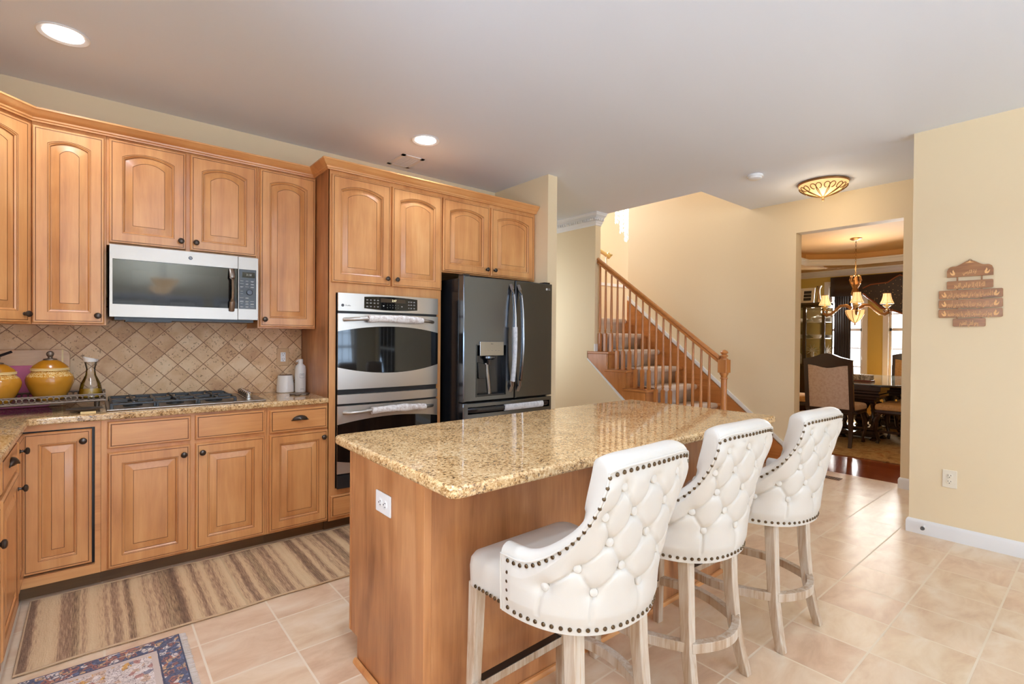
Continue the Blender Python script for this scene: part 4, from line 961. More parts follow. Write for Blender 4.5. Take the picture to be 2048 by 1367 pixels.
t = thing('persian_rug', 'multicoloured persian-style mat with navy border at the bottom left', 'rug', (0.035, 1.965, 0), local=True)
m = MB(); m.box(-0.255, 0.255, -0.66, 0.66, 0.001, 0.009); m.build('pile', M['persian'], t, 0.002)
m = MB(); rr = random.Random(4)
for k in range(150):
    y = -0.66+1.32*(k+0.5)/150
    m.add([(0.254, y-0.003, 0.006), (0.254, y+0.003, 0.006), (0.278+rr.uniform(-.003, .004), y+0.003+rr.uniform(-.004, .004), 0.003), (0.278, y-0.002, 0.003)], [(0, 1, 2, 3)])
o = m.build('fringe', M['fringe'], t); sd = o.modifiers.new('thick', 'SOLIDIFY'); sd.thickness = 0.002; o['kind'] = 'stuff'

# ------------------------------------------------------------------ bar stools
def mapS(t_, z):
    """outer surface of the wrapped back; t_ -1..1 around, z height"""
    a = t_*PI/2
    zz = (z-0.525)/0.485
    bx = 0.236 + 0.016*(1-abs(zz-0.35)*1.2)
    x = bx*math.copysign(abs(math.sin(a))**0.86, a)
    base = 0.045 - 0.295*max(math.cos(a), 0)**0.80 - 0.045*max(zz, 0)*max(math.cos(a), 0)
    w = min(max((zz-0.1)/0.8, 0), 1); w = w*w*(3-2*w); k = min(max((0.98-abs(t_))/0.30, 0), 1); w *= k*k*(3-2*k)
    flat = -0.274 - 0.042*max(zz, 0) + 0.018*(t_/0.62)**2
    return Vector((x*(1-0.10*max(zz-0.2, 0)), base*(1-w)+flat*w, z))
def thick(z): 
    q = min(max((z-0.60)/0.3, 0), 1); return 0.046+0.030*q
def htop(t_):
    q = abs(t_)
    if q < 0.60: return 1.010-0.012*(1-(q/0.60)**2)*0 - 0.012*(q/0.6)**4
    s = min(max((0.93-q)/(0.93-0.60), 0), 1)
    return 0.706 + (0.998-0.706)*(s**2.3)
BUT = []
for i, z in enumerate((0.94, 0.865, 0.79, 0.715, 0.645)):
    hw_ = (0.30, 0.46, 0.46, 0.62, 0.72)[i]
    n = (3, 2, 3, 4, 5)[i] if False else (3, 4, 3, 4, 5)[i]
    ts = {0: (-0.34, 0, 0.34), 1: (-0.5, -0.17, 0.17, 0.5), 2: (-0.36, 0, 0.36), 3: (-0.56, -0.19, 0.19, 0.56), 4: (-0.74, -0.38, 0, 0.38, 0.74)}[i]
    for t_ in ts: BUT.append((t_, z))
def tuft(t_, z):
    d = 0.0
    for bt, bz in BUT:
        r2 = ((t_-bt)*0.36)**2+(z-bz)**2
        d += 0.011*math.exp(-r2/(0.020**2)) + 0.006*math.exp(-r2/(0.045**2))
    # diagonal pleats between buttons of neighbouring rows
    for a, b in PLEATS:
        ax, az, bx, bz = a[0]*0.36, a[1], b[0]*0.36, b[1]
        px, pz = t_*0.36, z; dx, dz = bx-ax, bz-az; k = ((px-ax)*dx+(pz-az)*dz)/(dx*dx+dz*dz)
        if 0 <= k <= 1:
            r = math.hypot(px-ax-k*dx, pz-az-k*dz); d += 0.0060*math.exp(-(r/0.0045)**2)
    return d
PLEATS = []
for i, a in enumerate(BUT):
    for b in BUT[i+1:]:
        if 0.05 < abs(a[1]-b[1]) < 0.09 and abs(a[0]-b[0])*0.36 < 0.085: PLEATS.append((a, b))
for t_ in (-0.74, -0.38, 0, 0.38, 0.74): PLEATS.append(((t_, 0.645), (t_*1.02, 0.56)))
def make_stool():
    t = thing('bar_stool', None, None, (0, 0, 0), local=True)
    # seat
    m = MB(); seat = []
    def sr(z, ins, K=10):
        out = []; r = max(0.05-ins*0.5, 0.01); x1, y1 = 0.234-ins, 0.245-ins
        for k in range(K+1):
            a = math.radians(90*k/K); out.append((x1-r+r*math.cos(a), y1-r+r*math.sin(a), z))
        for k in range(K+1):
            a = math.radians(90+90*k/K); out.append((-x1+r+r*math.cos(a), y1-r+r*math.sin(a), z))
        for k in range(19):
            a = PI*(k+0.0)/18; xx = -math.cos(a); out.append(((0.222-ins)*math.copysign(abs(xx)**0.9, xx), 0.03-(0.24-ins)*math.sin(a)**0.85, z))
        return out
    m.rings([sr(0.525, 0.008), sr(0.53, 0.0), sr(0.59, -0.002), sr(0.612, 0.001), sr(0.626, 0.010), sr(0.635, 0.030), sr(0.643, 0.08), sr(0.646, 0.15)])
    m.build('seat', M['leather'], t)
    def outn(tt, z):
        Pa = mapS(min(tt+0.01, 1), z); Pb = mapS(max(tt-0.01, -1), z); T = (Pa-Pb).normalized(); Nn = Vector((T.y, -T.x, 0)); P = mapS(tt, z)
        return Nn if Nn.dot(Vector((P.x, P.y+0.02, 0))) > 0 else -Nn
    # back shell
    NU, NV = 190, 90; m = MB(); rs = []
    for i in range(NU+1):
        tt = -1+2*i/NU; zt = htop(tt)
        NF = lambda z: outn(tt, z)
        ring = []
        for j in range(NV+1):
            q = j/NV; z = 0.525+(zt-0.012-0.525)*q
            edge = min(1, (zt-z-0.03)/0.03) if zt-z > 0.03 else 0; eb = min(1, max(0, (z-0.545)/0.03)); es = min(1, (1-abs(tt))/0.06)
            puff = 0.007*max(edge, 0)*eb*es
            p = mapS(tt, z) + NF(z)*(puff - tuft(tt, z)*min(max(edge, 0), eb, es))
            ring.append(p)
        th = thick(zt)
        top = mapS(tt, zt-0.012); Nn = NF(zt)
        for k in range(1, 8):
            a = PI*k/8; ring.append(top - Nn*(th/2)*(1-math.cos(a)) + Vector((0, 0, 0.027*math.sin(a))))
        for j in range(12, -1, -1):
            z = 0.56+(zt-0.012-0.56)*j/12; ring.append(mapS(tt, z)-NF(z)*thick(z))
        rs.append(ring)
    m.rings(rs, 0, True, True, True)
    back = m.build('backrest', M['leather'], t, angle=60)
    # piping along the rim and nail heads
    edge_pts = []
    rim = [mapS(-1, 0.53+0.160*k/6)+outn(-1, 0.6)*0.001 for k in range(6)]+[mapS(-1+2*i/90, htop(-1+2*i/90)-0.012)+outn(-1+2*i/90, 0.6)*0.001 for i in range(91)]+[mapS(1, 0.690-0.160*k/6)+outn(1, 0.6)*0.001 for k in range(1, 7)]
    MB().tube(rim, 0.0035, 8).build('piping', M['leather'], back)
    nail0 = [None]; btn0 = [None]
    def place(kind, P, Nn):
        store, nm = (nail0, 'nailhead') if kind == 0 else (btn0, 'tufting_button')
        if store[0] is None:
            prof = [(0.0062, 0), (0.006, 0.0018), (0.0042, 0.0038), (0, 0.0045)] if kind == 0 else [(0.0125, -0.002), (0.013, 0.002), (0.011, 0.0055), (0.006, 0.0075), (0, 0.008)]
            o = MB().lathe(prof, (0, 0, 0), (0, 0, 1), 10 if kind == 0 else 18).build(nm, M['nail'] if kind == 0 else M['leather'], back)
            store[0] = o
        else: o = store[0].copy(); COL.objects.link(o); o.parent = back
        o.location = P; o.rotation_euler = Vector(Nn).to_track_quat('Z', 'Y').to_euler()
    # perimeter polyline (in t,z) inset from rim
    per_ = []
    for i in range(401):
        tt = -0.965+1.93*i/400; per_.append((tt, htop(tt)-0.025))
    side = [(-0.965, z) for z in [0.545+0.128*k/20 for k in range(20)]]
    path = side+per_+[(-a, b) for a, b in reversed(side)]
    path = [(a, min(b, htop(a)-0.024)) for a, b in path]
    bottom = [(0.965-1.93*i/300, 0.541) for i in range(1, 300)]
    path += bottom
    acc = 0; last = None; step = 0.0235
    for a, b in path:
        p = mapS(a, b)
        if last is not None: acc += (p-last).length
        if last is None or acc >= step: place(0, p+outn(a, b)*0.001, outn(a, b)); acc = 0
        last = p
    for tt, z in BUT: place(1, mapS(tt, z)-outn(tt, z)*0.010, outn(tt, z)+Vector((0, 0, 0.1)))
    # nails along the seat front and sides
    for s_ in (1, -1):
        for k in range(7): place(0, Vector((s_*0.2345, 0.07+0.019*k, 0.538)), Vector((s_, 0, 0)))
    for k in range(17): place(0, Vector((-0.18+0.0225*k, 0.2455, 0.538)), Vector((0, 1, 0)))
    # legs
    def leg(pts, s0, s1):
        rs = []; n = len(pts)
        for i, p in enumerate(pts):
            h = s0+(s1-s0)*i/(n-1); rs.append([(p[0]+dx*h, p[1]+dy*h, p[2]) for dx, dy in ((-1, -1), (1, -1), (1, 1), (-1, 1))])
        MB().rings(rs, 0, smooth=False).build('leg', M['wleg'], t, 0.004)
    for s_ in (1, -1):
        leg([(s_*0.203, 0.215, 0.535), (s_*0.208, 0.220, 0.3), (s_*0.216, 0.228, 0.0)], 0.021, 0.017)
        leg([(s_*0.150, -0.150, 0.535), (s_*0.152, -0.158, 0.36), (s_*0.160, -0.170, 0.20), (s_*0.170, -0.192, 0.08), (s_*0.178, -0.212, 0.0)], 0.022, 0.017)
    fb = MB(); fb.box(-0.20, 0.20, 0.206, 0.232, 0.175, 0.205); st = fb.build('stretcher', M['wleg'], t, 0.003)
    MB().box(-0.185, 0.185, 0.205, 0.234, 0.2052, 0.208).build('kick_plate', M['dsteel'], st)
    def bar(pts):
        rs = []; n = len(pts)
        for i, p in enumerate(pts):
            a, b = Vector(pts[max(i-1, 0)]), Vector(pts[min(i+1, n-1)]); T = (b-a).normalized(); X = Vector((-T.y, T.x, 0)).normalized(); P = Vector(p)
            rs.append([P+X*0.015+Vector((0, 0, 0.018)), P-X*0.015+Vector((0, 0, 0.018)), P-X*0.015-Vector((0, 0, 0.018)), P+X*0.015-Vector((0, 0, 0.018))])
        MB().rings(rs, 0, smooth=False).build('stretcher', M['wleg'], t, 0.003)
    K = 14
    bar([(-0.158+0.316*k/K, -0.178-0.055*math.sin(PI*k/K), 0.215) for k in range(K+1)])
    for s_ in (1, -1):
        bar([(s_*(0.162+0.048*k/K+0.05*math.sin(PI*k/K)), -0.165+0.385*k/K, 0.215-0.015*k/K) for k in range(K+1)])
    return t
stool = make_stool()
spots = [(1.165, 1.105, 0.03, 'cream tufted bar stool nearest the camera, beside the island corner'),
         (1.812, 1.140, -0.03, 'cream tufted bar stool in the middle of the three at the island'),
         (2.425, 1.095, -0.05, 'cream tufted bar stool farthest away, next to the dining doorway')]
for i, (x, y, r, lb) in enumerate(spots):
    o = stool if i == 0 else copy_tree(stool)
    o.location = (x, y, 0); o.rotation_euler = (0, 0, r); tag(o, lb, 'bar stool', 'tufted bar stools at the island')

# ------------------------------------------------------------------ staircase
RISE, RUN, SY = 0.1955, 0.2535, 2.405
SX0, SX1 = 4.47, 5.545
t = thing('staircase', 'oak staircase with beige carpet runner climbing along the cream wall', 'staircase', (5.0, 3.3, 0))
ry = lambda n: SY+RUN*(n-1)      # riser face of step n
for n in range(1, 8):
    z = RISE*n
    xa = 4.545 if n > 6 else SX0
    m = MB(); m.box(xa-(0.035 if n < 7 else 0), SX1, ry(n)-0.03, ry(n+1)+0.004, z-0.028, z)
    if n < 7: m.box(SX0-0.035, SX0-0.001, ry(n+1)-0.01, ry(n+1)+0.032, z-0.0275, z-0.0005)
    m.build('tread', M['oak_y'], t, 0.008, 3)
    MB().box(xa, SX1, ry(n), ry(n)+0.018, z-RISE, z-0.028).build('riser', M['oak_y'], t)
MB().box(4.545, SX1, ry(8), ry(8)+0.018, 7*RISE, 8*RISE-0.03).build('riser', M['oak_y'], t)
# open side stringer
zb = lambda y: 1.06+0.79*(y-3.93)
poly = [(ry(1), 0.0)]
for n in range(1, 8): poly += [(ry(n), RISE*n-0.028), (ry(n+1), RISE*n-0.028)]
poly = poly[:-1]+[(3.96, RISE*6-0.028)] if False else poly
poly = [p for p in poly if p[0] < 3.9]+[(3.965, RISE*6-0.028), (3.965, zb(3.965)), (2.60, 0.0)]
MB().prism(poly, lambda y, z, x: (x, y, z), SX0-0.012, SX0+0.006).build('stringer', M['oak'], t)
for n in range(1, 7):      # scroll bracket under each tread end
    y0, z0 = ry(n)+0.01, RISE*n-0.03
    b = [(y0, z0), (y0, z0-0.13)]
    for k in range(9):
        q = k/8; b.append((y0+0.02+0.215*q, z0-0.13+0.12*q**0.7+0.018*math.sin(q*PI*2)))
    b.append((y0+0.235, z0))
    if n <= 6: MB().prism(b, lambda y, z, x: (x, y, z), SX0-0.018, SX0-0.012).build('bracket', M['oak'], t)
# carpet runner following the steps
CX0, CX1 = 4.62, 5.40
prof = []
for n in range(1, 8):
    z = RISE*n; yr = ry(n)
    prof += [(yr-0.008, z-RISE+0.012), (yr-0.010, z-0.045), (yr-0.034, z-0.036), (yr-0.044, z-0.014), (yr-0.038, z+0.006), (yr-0.02, z+0.012), (ry(n+1)-0.012, z+0.012)]
prof += [(ry(8)-0.010, 8*RISE-0.045), (ry(8)-0.034, 8*RISE-0.03), (ry(8)-0.034, 8*RISE+0.004), (ry(8)-0.01, 8*RISE+0.012), (ry(8)+0.5, 8*RISE+0.012)]
m = MB(); n_ = len(prof); vs = [(x, y, z) for x in (CX0, CX1) for y, z in prof]
m.add(vs, [(i, i+1, n_+i+1, n_+i) for i in range(n_-1)], 0, True)
o = m.build('carpet_runner', M['carpet'], t, angle=180); sd = o.modifiers.new('thick', 'SOLIDIFY'); sd.thickness = 0.010; sd.offset = 0
# wall skirt
sk = [(2.20, 0.0), (2.20, 0.16), (4.25, 0.16+0.82*2.05), (4.25, 1.2), (2.72, 0.0)]
sk = [(2.16, 0.0), (2.16, 0.14), (4.245, 0.14+0.815*2.085), (4.245, 1.30), (2.66, 0.0)]
MB().prism(sk, lambda y, z, x: (x, y, z), 5.548, 5.568).build('wall_skirt', M['oak_y'], t)
struct('trim_5', MB().prism([(2.14, 0.14), (2.14, 0.185), (4.245, 0.185+0.815*2.105), (4.245, 0.14+0.815*2.105)], lambda y, z, x: (x, y, z), 5.55, 5.572), M['trim'])
zl = [(3.965, zb(3.965)), (2.60, 0.0), (2.57, 0.0), (2.57, 0.004), (3.965, zb(3.965)-0.03)]
struct('trim_6', MB().prism([(3.975, zb(3.975)), (2.62, 0.005), (2.67, 0.0), (3.975, zb(3.975)-0.028)], lambda y, z, x: (x, y, z), SX0-0.016, SX0), M['trim'])
struct('wall_under_stair', MB().prism([(3.975, 0.0), (2.68, 0.0), (3.975, zb(3.975)-0.02)], lambda y, z, x: (x, y, z), 4.45, SX0-0.013), M['wall'])
struct('trim_7', MB().box(4.44, 4.53, 3.845, 3.86, RISE*6, RISE*6+0.085), M['trim'])
struct('floor_landing', MB().box(4.54, 10.9, 4.26, 7.0, 1.40, 8*RISE), M['hard'])
# balusters, rail, newel
t = thing('stair_railing', 'turned oak railing with newel post on the open side of the stairs', 'railing', (4.52, 3.1, 0))
BX = 4.505
railz = lambda y: 1.145+0.736*(y-2.36)
by = [3.828, 3.747, 3.662, 3.577, 3.492, 3.407, 3.324, 3.238, 3.154, 3.068, 2.984, 2.900, 2.814, 2.731, 2.648, 2.561, 2.477]
for k, y in enumerate(by):
    n = 6-k//3; z0 = RISE*n+0.0012; zt = railz(y)-0.055; hb_ = 0.205
    m = MB(); m.box(BX-0.016, BX+0.016, y-0.016, y+0.016, z0, z0+hb_)
    m.lathe([(0.0155, z0+hb_), (0.0165, z0+hb_+0.006), (0.0105, z0+hb_+0.012), (0.0105, z0+hb_+0.02), (0.0155, z0+hb_+0.03), (0.0105, z0+hb_+0.04), (0.0145, z0+hb_+0.055), (0.0165, z0+hb_+0.15), (0.0095, zt)], (BX, y, 0), (0, 0, 1), 12)
    m.build('baluster', M['oak'], t)
hp_ = [(-0.028, -0.055), (0.028, -0.055), (0.028, -0.040), (0.020, -0.030), (0.031, -0.014), (0.028, 0.0), (0.014, 0.008), (0, 0.010), (-0.014, 0.008), (-0.028, 0.0), (-0.031, -0.014), (-0.020, -0.030), (-0.028, -0.040)]
m = MB(); m.rings([[(BX+a, y, railz(y)+b) for a, b in hp_] for y in (2.372, 3.858)], smooth=False); m.build('handrail', M['oak_y'], t)
m = MB(); NY = 2.332
m.box(BX-0.043, BX+0.043, NY-0.043, NY+0.043, 1.012, 1.135); m.build('newel_block', M['oak'], t, 0.006)
MB().box(BX-0.043, BX+0.043, NY-0.043, NY+0.042, 0, 0.30).build('newel_base', M['oak'], t, 0.006)
m = MB(); m.lathe([(0.040, 0.30), (0.044, 0.31), (0.030, 0.33), (0.038, 0.36), (0.033, 0.40), (0.028, 0.60), (0.026, 0.90), (0.027, 0.952), (0.034, 0.957), (0.034, 0.965), (0.027, 0.970), (0.030, 0.985), (0.040, 1.003), (0.040, 1.012)], (BX, NY, 0), (0, 0, 1), 24)
m.build('newel_shaft', M['oak'], t)
m = MB(); m.lathe([(0.036, 1.135), (0.036, 1.143), (0.022, 1.150), (0.020, 1.156), (0.033, 1.163), (0.034, 1.172), (0.026, 1.180), (0.020, 1.186), (0.033, 1.193), (0.035, 1.203), (0.028, 1.214), (0.012, 1.224), (0, 1.226)], (BX, NY, 0), (0, 0, 1), 24)
m.build('newel_finial', M['oak'], t)
t = thing('upper_handrail', 'pale wall handrail seen beyond the top of the stair railing', 'railing', (6.0, 5.2, 1.6))
MB().tube([(5.62, 5.0, 2.72), (5.95, 5.0, 2.62), (6.08, 5.0, 2.57), (6.13, 5.0, 2.60), (6.08, 5.03, 2.63)], 0.028, 10).build('rail', M['wall'], t)
for k in range(3): MB().cyl((5.70+0.16*k, 5.0, 1.564), (5.70+0.16*k, 5.0, 2.68-0.04*k), 0.014).build('baluster', M['trim'], t)

# ------------------------------------------------------------------ ceiling fittings
def can(x, y, label, pw=32):
    t = thing('recessed_light', label, 'ceiling light', (x, y, H-0.02), 'recessed ceiling lights')
    MB().lathe([(0.100, H-0.001), (0.101, H-0.005), (0.096, H-0.008), (0.078, H-0.003), (0.074, H-0.001)], (x, y, 0), (0, 0, 1), 48).build('trim_ring', M['trim'], t)
    MB().lathe([(0.0755, H-0.0015), (0.0755, H-0.0035), (0.0, H-0.0035)], (x, y, 0), (0, 0, 1), 40).build('lens', M['lamp'], t)
    d = bpy.data.lights.new('recessed_beam', 'SPOT'); d.energy = pw; d.spot_size = math.radians(165); d.spot_blend = 1.0; d.color = (0.84, 0.97, 1.18); d.shadow_soft_size = 0.07
    o = bpy.data.objects.new('recessed_beam', d); COL.objects.link(o); o.location = (x, y, H-0.02)
can(-0.112, 3.24, 'large recessed ceiling light at the top left')
can(1.858, 3.238, 'small recessed ceiling light near the ceiling vent')
can(-0.112, 0.55, 'recessed light added unseen above the camera to brighten the sink run', 70)  # added lamp, more light for the floor and cabinet fronts at left
can(0.62, 1.70, 'recessed light added unseen above the camera to brighten the aisle beside the island', 75)  # extra unseen lamp, lifts the runner, cabinet fronts and island end
can(1.858, 0.45, 'recessed light added unseen above the camera as fill over the stools', 4)  # unseen lamp put in as weak overhead fill
t = thing('ceiling_vent', 'white slatted air vent in the ceiling above the oven tower', 'vent', (1.955, 3.72, H-0.012))
m = framed(MB(), frame((1.86, 3.59, H), (1, 0, 0), (0, 0, -1)), 0, 0, 0, 0, 0, 0, 0, 0, 0, 0) if False else MB()
x0, x1, y0, y1 = 1.86, 2.055, 3.59, 3.868
for a, b, c_, d_ in ((x0, x1, y0, y0+0.03), (x0, x1, y1-0.03, y1), (x0, x0+0.03, y0, y1), (x1-0.03, x1, y0, y1)): m.box(a, b, c_, d_, H-0.006, H-0.0005)
m.build('vent_frame', M['trim'], t)
m = MB()
for k in range(12):
    y = y0+0.036+k*0.0178; m.box(x0+0.03, x1-0.03, y, y+0.010, H-0.005, H-0.001)
m.box((x0+x1)/2-0.002, (x0+x1)/2+0.002, y0+0.03, y1-0.03, H-0.006, H-0.001); m.box(x0+0.03, x1-0.03, y0+0.03, y1-0.03, H-0.0012, H-0.0005, 1)
m.build('slats', [M['trim'], plain('vent_duct_grey', '#8A8A8C', 0.7)], t)
t = thing('smoke_detector', 'round white smoke detector on the ceiling before the stairwell', 'smoke detector', (4.433, 2.035, H-0.04))
MB().lathe([(0.062, H-0.0005), (0.066, H-0.010), (0.064, H-0.020)], (4.433, 2.035, 0), (0, 0, 1), 36).build('base_ring', M['wplast'], t)
MB().lathe([(0.056, H-0.020), (0.054, H-0.032), (0.045, H-0.038), (0, H-0.039)], (4.433, 2.035, 0), (0, 0, 1), 36).build('cover', M['wplast'], t)
# flush-mount lamp with scrollwork
FX, FY = 5.10, 1.725
t = thing('flush_mount_lamp', 'lit amber glass bowl ceiling lamp with bronze scrollwork by the doorway', 'ceiling lamp', (FX, FY, H-0.16))
MB().lathe([(0.20, H-0.001), (0.205, H-0.008), (0.198, H-0.020), (0.16, H-0.022)], (FX, FY, 0), (0, 0, 1), 40).build('canopy', M['brass'], t)
bowl = lambda q: (0.196*(1-q**1.7), H-0.020-0.115*q**0.85)
MB().lathe([bowl(k/14) for k in range(15)], (FX, FY, 0), (0, 0, 1), 48).build('glass_bowl', M['amber'], t)
def onbowl(a, q, o=0.004):
    r, z = bowl(q); return (FX+(r+o)*math.cos(a), FY+(r+o)*math.sin(a), z-o*0.6)
for k in range(10):
    a0 = 2*PI*k/10; m = MB()
    for s_ in (1, -1):
        pts = []
        for i in range(30):
            q = i/29; 
            if q < 0.45: u = q/0.45; pts.append(onbowl(a0+s_*0.04*math.sin(u*PI)*1.2, 0.97-0.63*u))
            else:
                u = (q-0.45)/0.55; th = u*1.55*PI; rr_ = 0.15*(1-0.45*u); pts.append(onbowl(a0+s_*(0.145-rr_*math.cos(th)), 0.34-0.22*math.sin(th)*(1-0.45*u)))
        m.tube(pts, 0.0036, 6)
    m.build('scrollwork', M['scroll'], t)
MB().lathe([(0.012, H-0.132), (0.014, H-0.140), (0.007, H-0.147), (0.010, H-0.155), (0.006, H-0.166), (0, H-0.17)], (FX, FY, 0), (0, 0, 1), 16).build('finial', M['brass'], t)
point('flush_lamp_light', (FX, FY, H-0.24), 5, (1.0, 0.82, 0.6), 0.10)
MB()
for BXL, BYL, lb in ((0.82, -2.0, 'opaline bowl lamp hanging behind the camera, nearer the island'), (0.90, -3.5, 'opaline bowl lamp hanging behind the camera, nearer the rear windows')):
    t = thing('bowl_pendant', lb, 'pendant lamp', (BXL, BYL, 2.02), 'hanging bowl lamps over the breakfast area')
    MB().lathe([(0, 2.03), (0.08, 2.04), (0.15, 2.09), (0.18, 2.15), (0.175, 2.155), (0.14, 2.10), (0.0, 2.045)], (BXL, BYL, 0), (0, 0, 1), 32).build('glass_bowl', M['bowlglow'], t)
    MB().lathe([(0.006, 2.03), (0.006, H-0.03), (0.06, H-0.02), (0.06, H-0.001)], (BXL, BYL, 0), (0, 0, 1), 16).build('stem', M['bronze'], t)
    o = area('bowl_pendant_light', (BXL, BYL, 2.16), (0, 0, 1), 0.3, 0.3, 170, (0.74, 0.96, 1.28)); o.data.shape = 'DISK'

# ------------------------------------------------------------------ wooden calligraphy plaque
def ar(s):
    """joins Arabic letters with their presentation forms, in visual order"""
    D = {'ا': (0xFE8D, 2), 'أ': (0xFE83, 2), 'إ': (0xFE87, 2), 'ب': (0xFE8F, 4), 'ة': (0xFE93, 2), 'ت': (0xFE95, 4), 'ح': (0xFEA1, 4), 'خ': (0xFEA5, 4), 'د': (0xFEA9, 2), 'ذ': (0xFEAB, 2), 'ر': (0xFEAD, 2),
         'س': (0xFEB1, 4), 'ش': (0xFEB5, 4), 'ض': (0xFEBD, 4), 'ط': (0xFEC1, 4), 'ظ': (0xFEC5, 4), 'ع': (0xFEC9, 4), 'ف': (0xFED1, 4), 'ق': (0xFED5, 4), 'ك': (0xFED9, 4), 'ل': (0xFEDD, 4), 'م': (0xFEE1, 4),
         'ن': (0xFEE5, 4), 'ه': (0xFEE9, 4), 'و': (0xFEED, 2), 'ي': (0xFEF1, 4), 'ئ': (0xFE89, 4), 'ى': (0xFEEF, 2), 'ج': (0xFE9D, 4), 'ص': (0xFEB9, 4)}
    out = []; prev = False
    for i, c in enumerate(s):
        if c not in D: out.append(c); prev = False; continue
        b, n = D[c]; nx = i+1 < len(s) and s[i+1] in D
        if n == 4: f = 3 if (prev and nx) else (2 if nx else (1 if prev else 0))
        else: f = 1 if prev else 0
        out.append(chr(b+f)); prev = n == 4
    return ''.join(reversed(out))
t = thing('wall_plaque', 'hanging plaque of six wooden slats with inlaid calligraphy on the cream wall', 'wall plaque', (4.36, 0.61, 1.42))
FP = frame((4.368, 0, 0), (0, -1, 0), (-1, 0, 0))
def lerp(a, b, q): return a+(b-a)*q
tulip = [(0.82*a, 0.86*b) for a, b in [(-0.014, -0.016), (-0.016, 0.0), (-0.010, 0.010), (-0.004, 0.026), (0.002, 0.012), (-0.003, 0.0), (0.002, -0.004), (0.010, 0.004), (0.016, 0.012), (0.014, -0.002), (0.008, -0.014), (0.0, -0.019)]]
tx = ['آية الكرسي'.replace('آ', 'ا'), 'الله لا إله إلا هو الحي القيوم', 'لا تأخذه سنة ولا نوم له ما في السماوات وما في الأرض', 'من ذا الذي يشفع عنده إلا بإذنه يعلم ما بين أيديهم', 'وسع كرسيه السماوات والأرض ولا يئوده حفظهما', 'وهو العلي العظيم']
rows = [(-0.727, -0.503, 1.742, 1.800), (-0.727, -0.503, 1.664, 1.716), (-0.768, -0.458, 1.601, 1.656), (-0.768, -0.458, 1.539, 1.594), (-0.768, -0.458, 1.477, 1.532), (-0.694, -0.536, 1.418, 1.470)]
for k, (u0, u1, v0, v1) in enumerate(rows):
    if k == 0:
        pts = [(u0, v0), (u1, v0)]
        for i in range(33):
            q = i/32; u = lerp(u1, u0, q); e = 1-abs(2*q-1)
            ds = max(0, (e-0.34)/0.66); pts.append((u, v0+0.040+0.030*(1-(1-min(1, e/0.26))**2)**0.5+0.034*ds*ds*(3-2*ds)))
    else: pts = rrect(u0, u1, v0, v1, 0.006, 3)
    sl = MB().prism(pts, FP, 0.002, 0.012).build('slat', M['dwood2'], t, 0.001, 1)
    uc = (u0+u1)/2; m = MB()
    text_mesh(m, ar(tx[k]), lambda u, v, w=0: FP(uc+u, (v0+v1)/2-(0.004 if k else 0.0)+v, 0.0122+w), 0.040 if k else 0.030, 0.0, width=(0.065, 0.150, 0.222, 0.222, 0.215, 0.090)[k], bold=0.018)
    if k in (0, 2, 3, 4):
        for s_ in (-1, 1):
            m.prism([(uc+s_*((u1-u0)/2-0.028)+s_*a, (v0+v1)/2-0.002+b) for a, b in tulip], FP, 0.012, 0.0126)
    if k == 0: m.prism([(uc-0.022, v0+0.088), (uc+0.022, v0+0.088), (uc+0.006, v0+0.094), (uc, v0+0.102), (uc-0.006, v0+0.094)], FP, 0.012, 0.0126)
    m.build('inlay', M['inlay'], sl)
for k in range(5):
    zt = (rows[k][2]+rows[k+1][3])/2
    for u in (-0.675, -0.557): MB().obox(FP, u-0.004, u+0.004, rows[k+1][3]-0.004, rows[k][2]+0.004, 0.004, 0.009).build('hinge_link', M['dwood2'], t, 0.001)
MB().tube([FP(-0.614+0.007*math.cos(a), 1.846+0.007*math.sin(a), 0.006) for a in [2*PI*j/12 for j in range(12)]], 0.0015, 6, closed=True).build('hanging_ring', M['brass'], t)
t = thing('door_stop', 'small spring door stop with dark tip on the white baseboard', 'door stop', (4.34, 0.825, 0.05))
MB().cyl((4.356, 0.825, 0.06), (4.300, 0.825, 0.058), 0.006).build('stem', M['wplast'], t)
MB().cyl((4.300, 0.825, 0.058), (4.286, 0.825, 0.058), 0.013, 0.010).build('tip', M['rubber'], t)
t = thing('floor_register', 'brown metal floor register set in the tiles before the doorway', 'vent', (5.45, 1.80, 0))
m = MB(); m.box(5.40, 5.50, 1.66, 1.95, 0.0005, 0.004); m.build('register_plate', M['register'], t)
m = MB()
for k in range(13): m.box(5.415, 5.485, 1.675+k*0.0205, 1.683+k*0.0205, 0.004, 0.0046)
m.build('louvres', M['slot'], t)

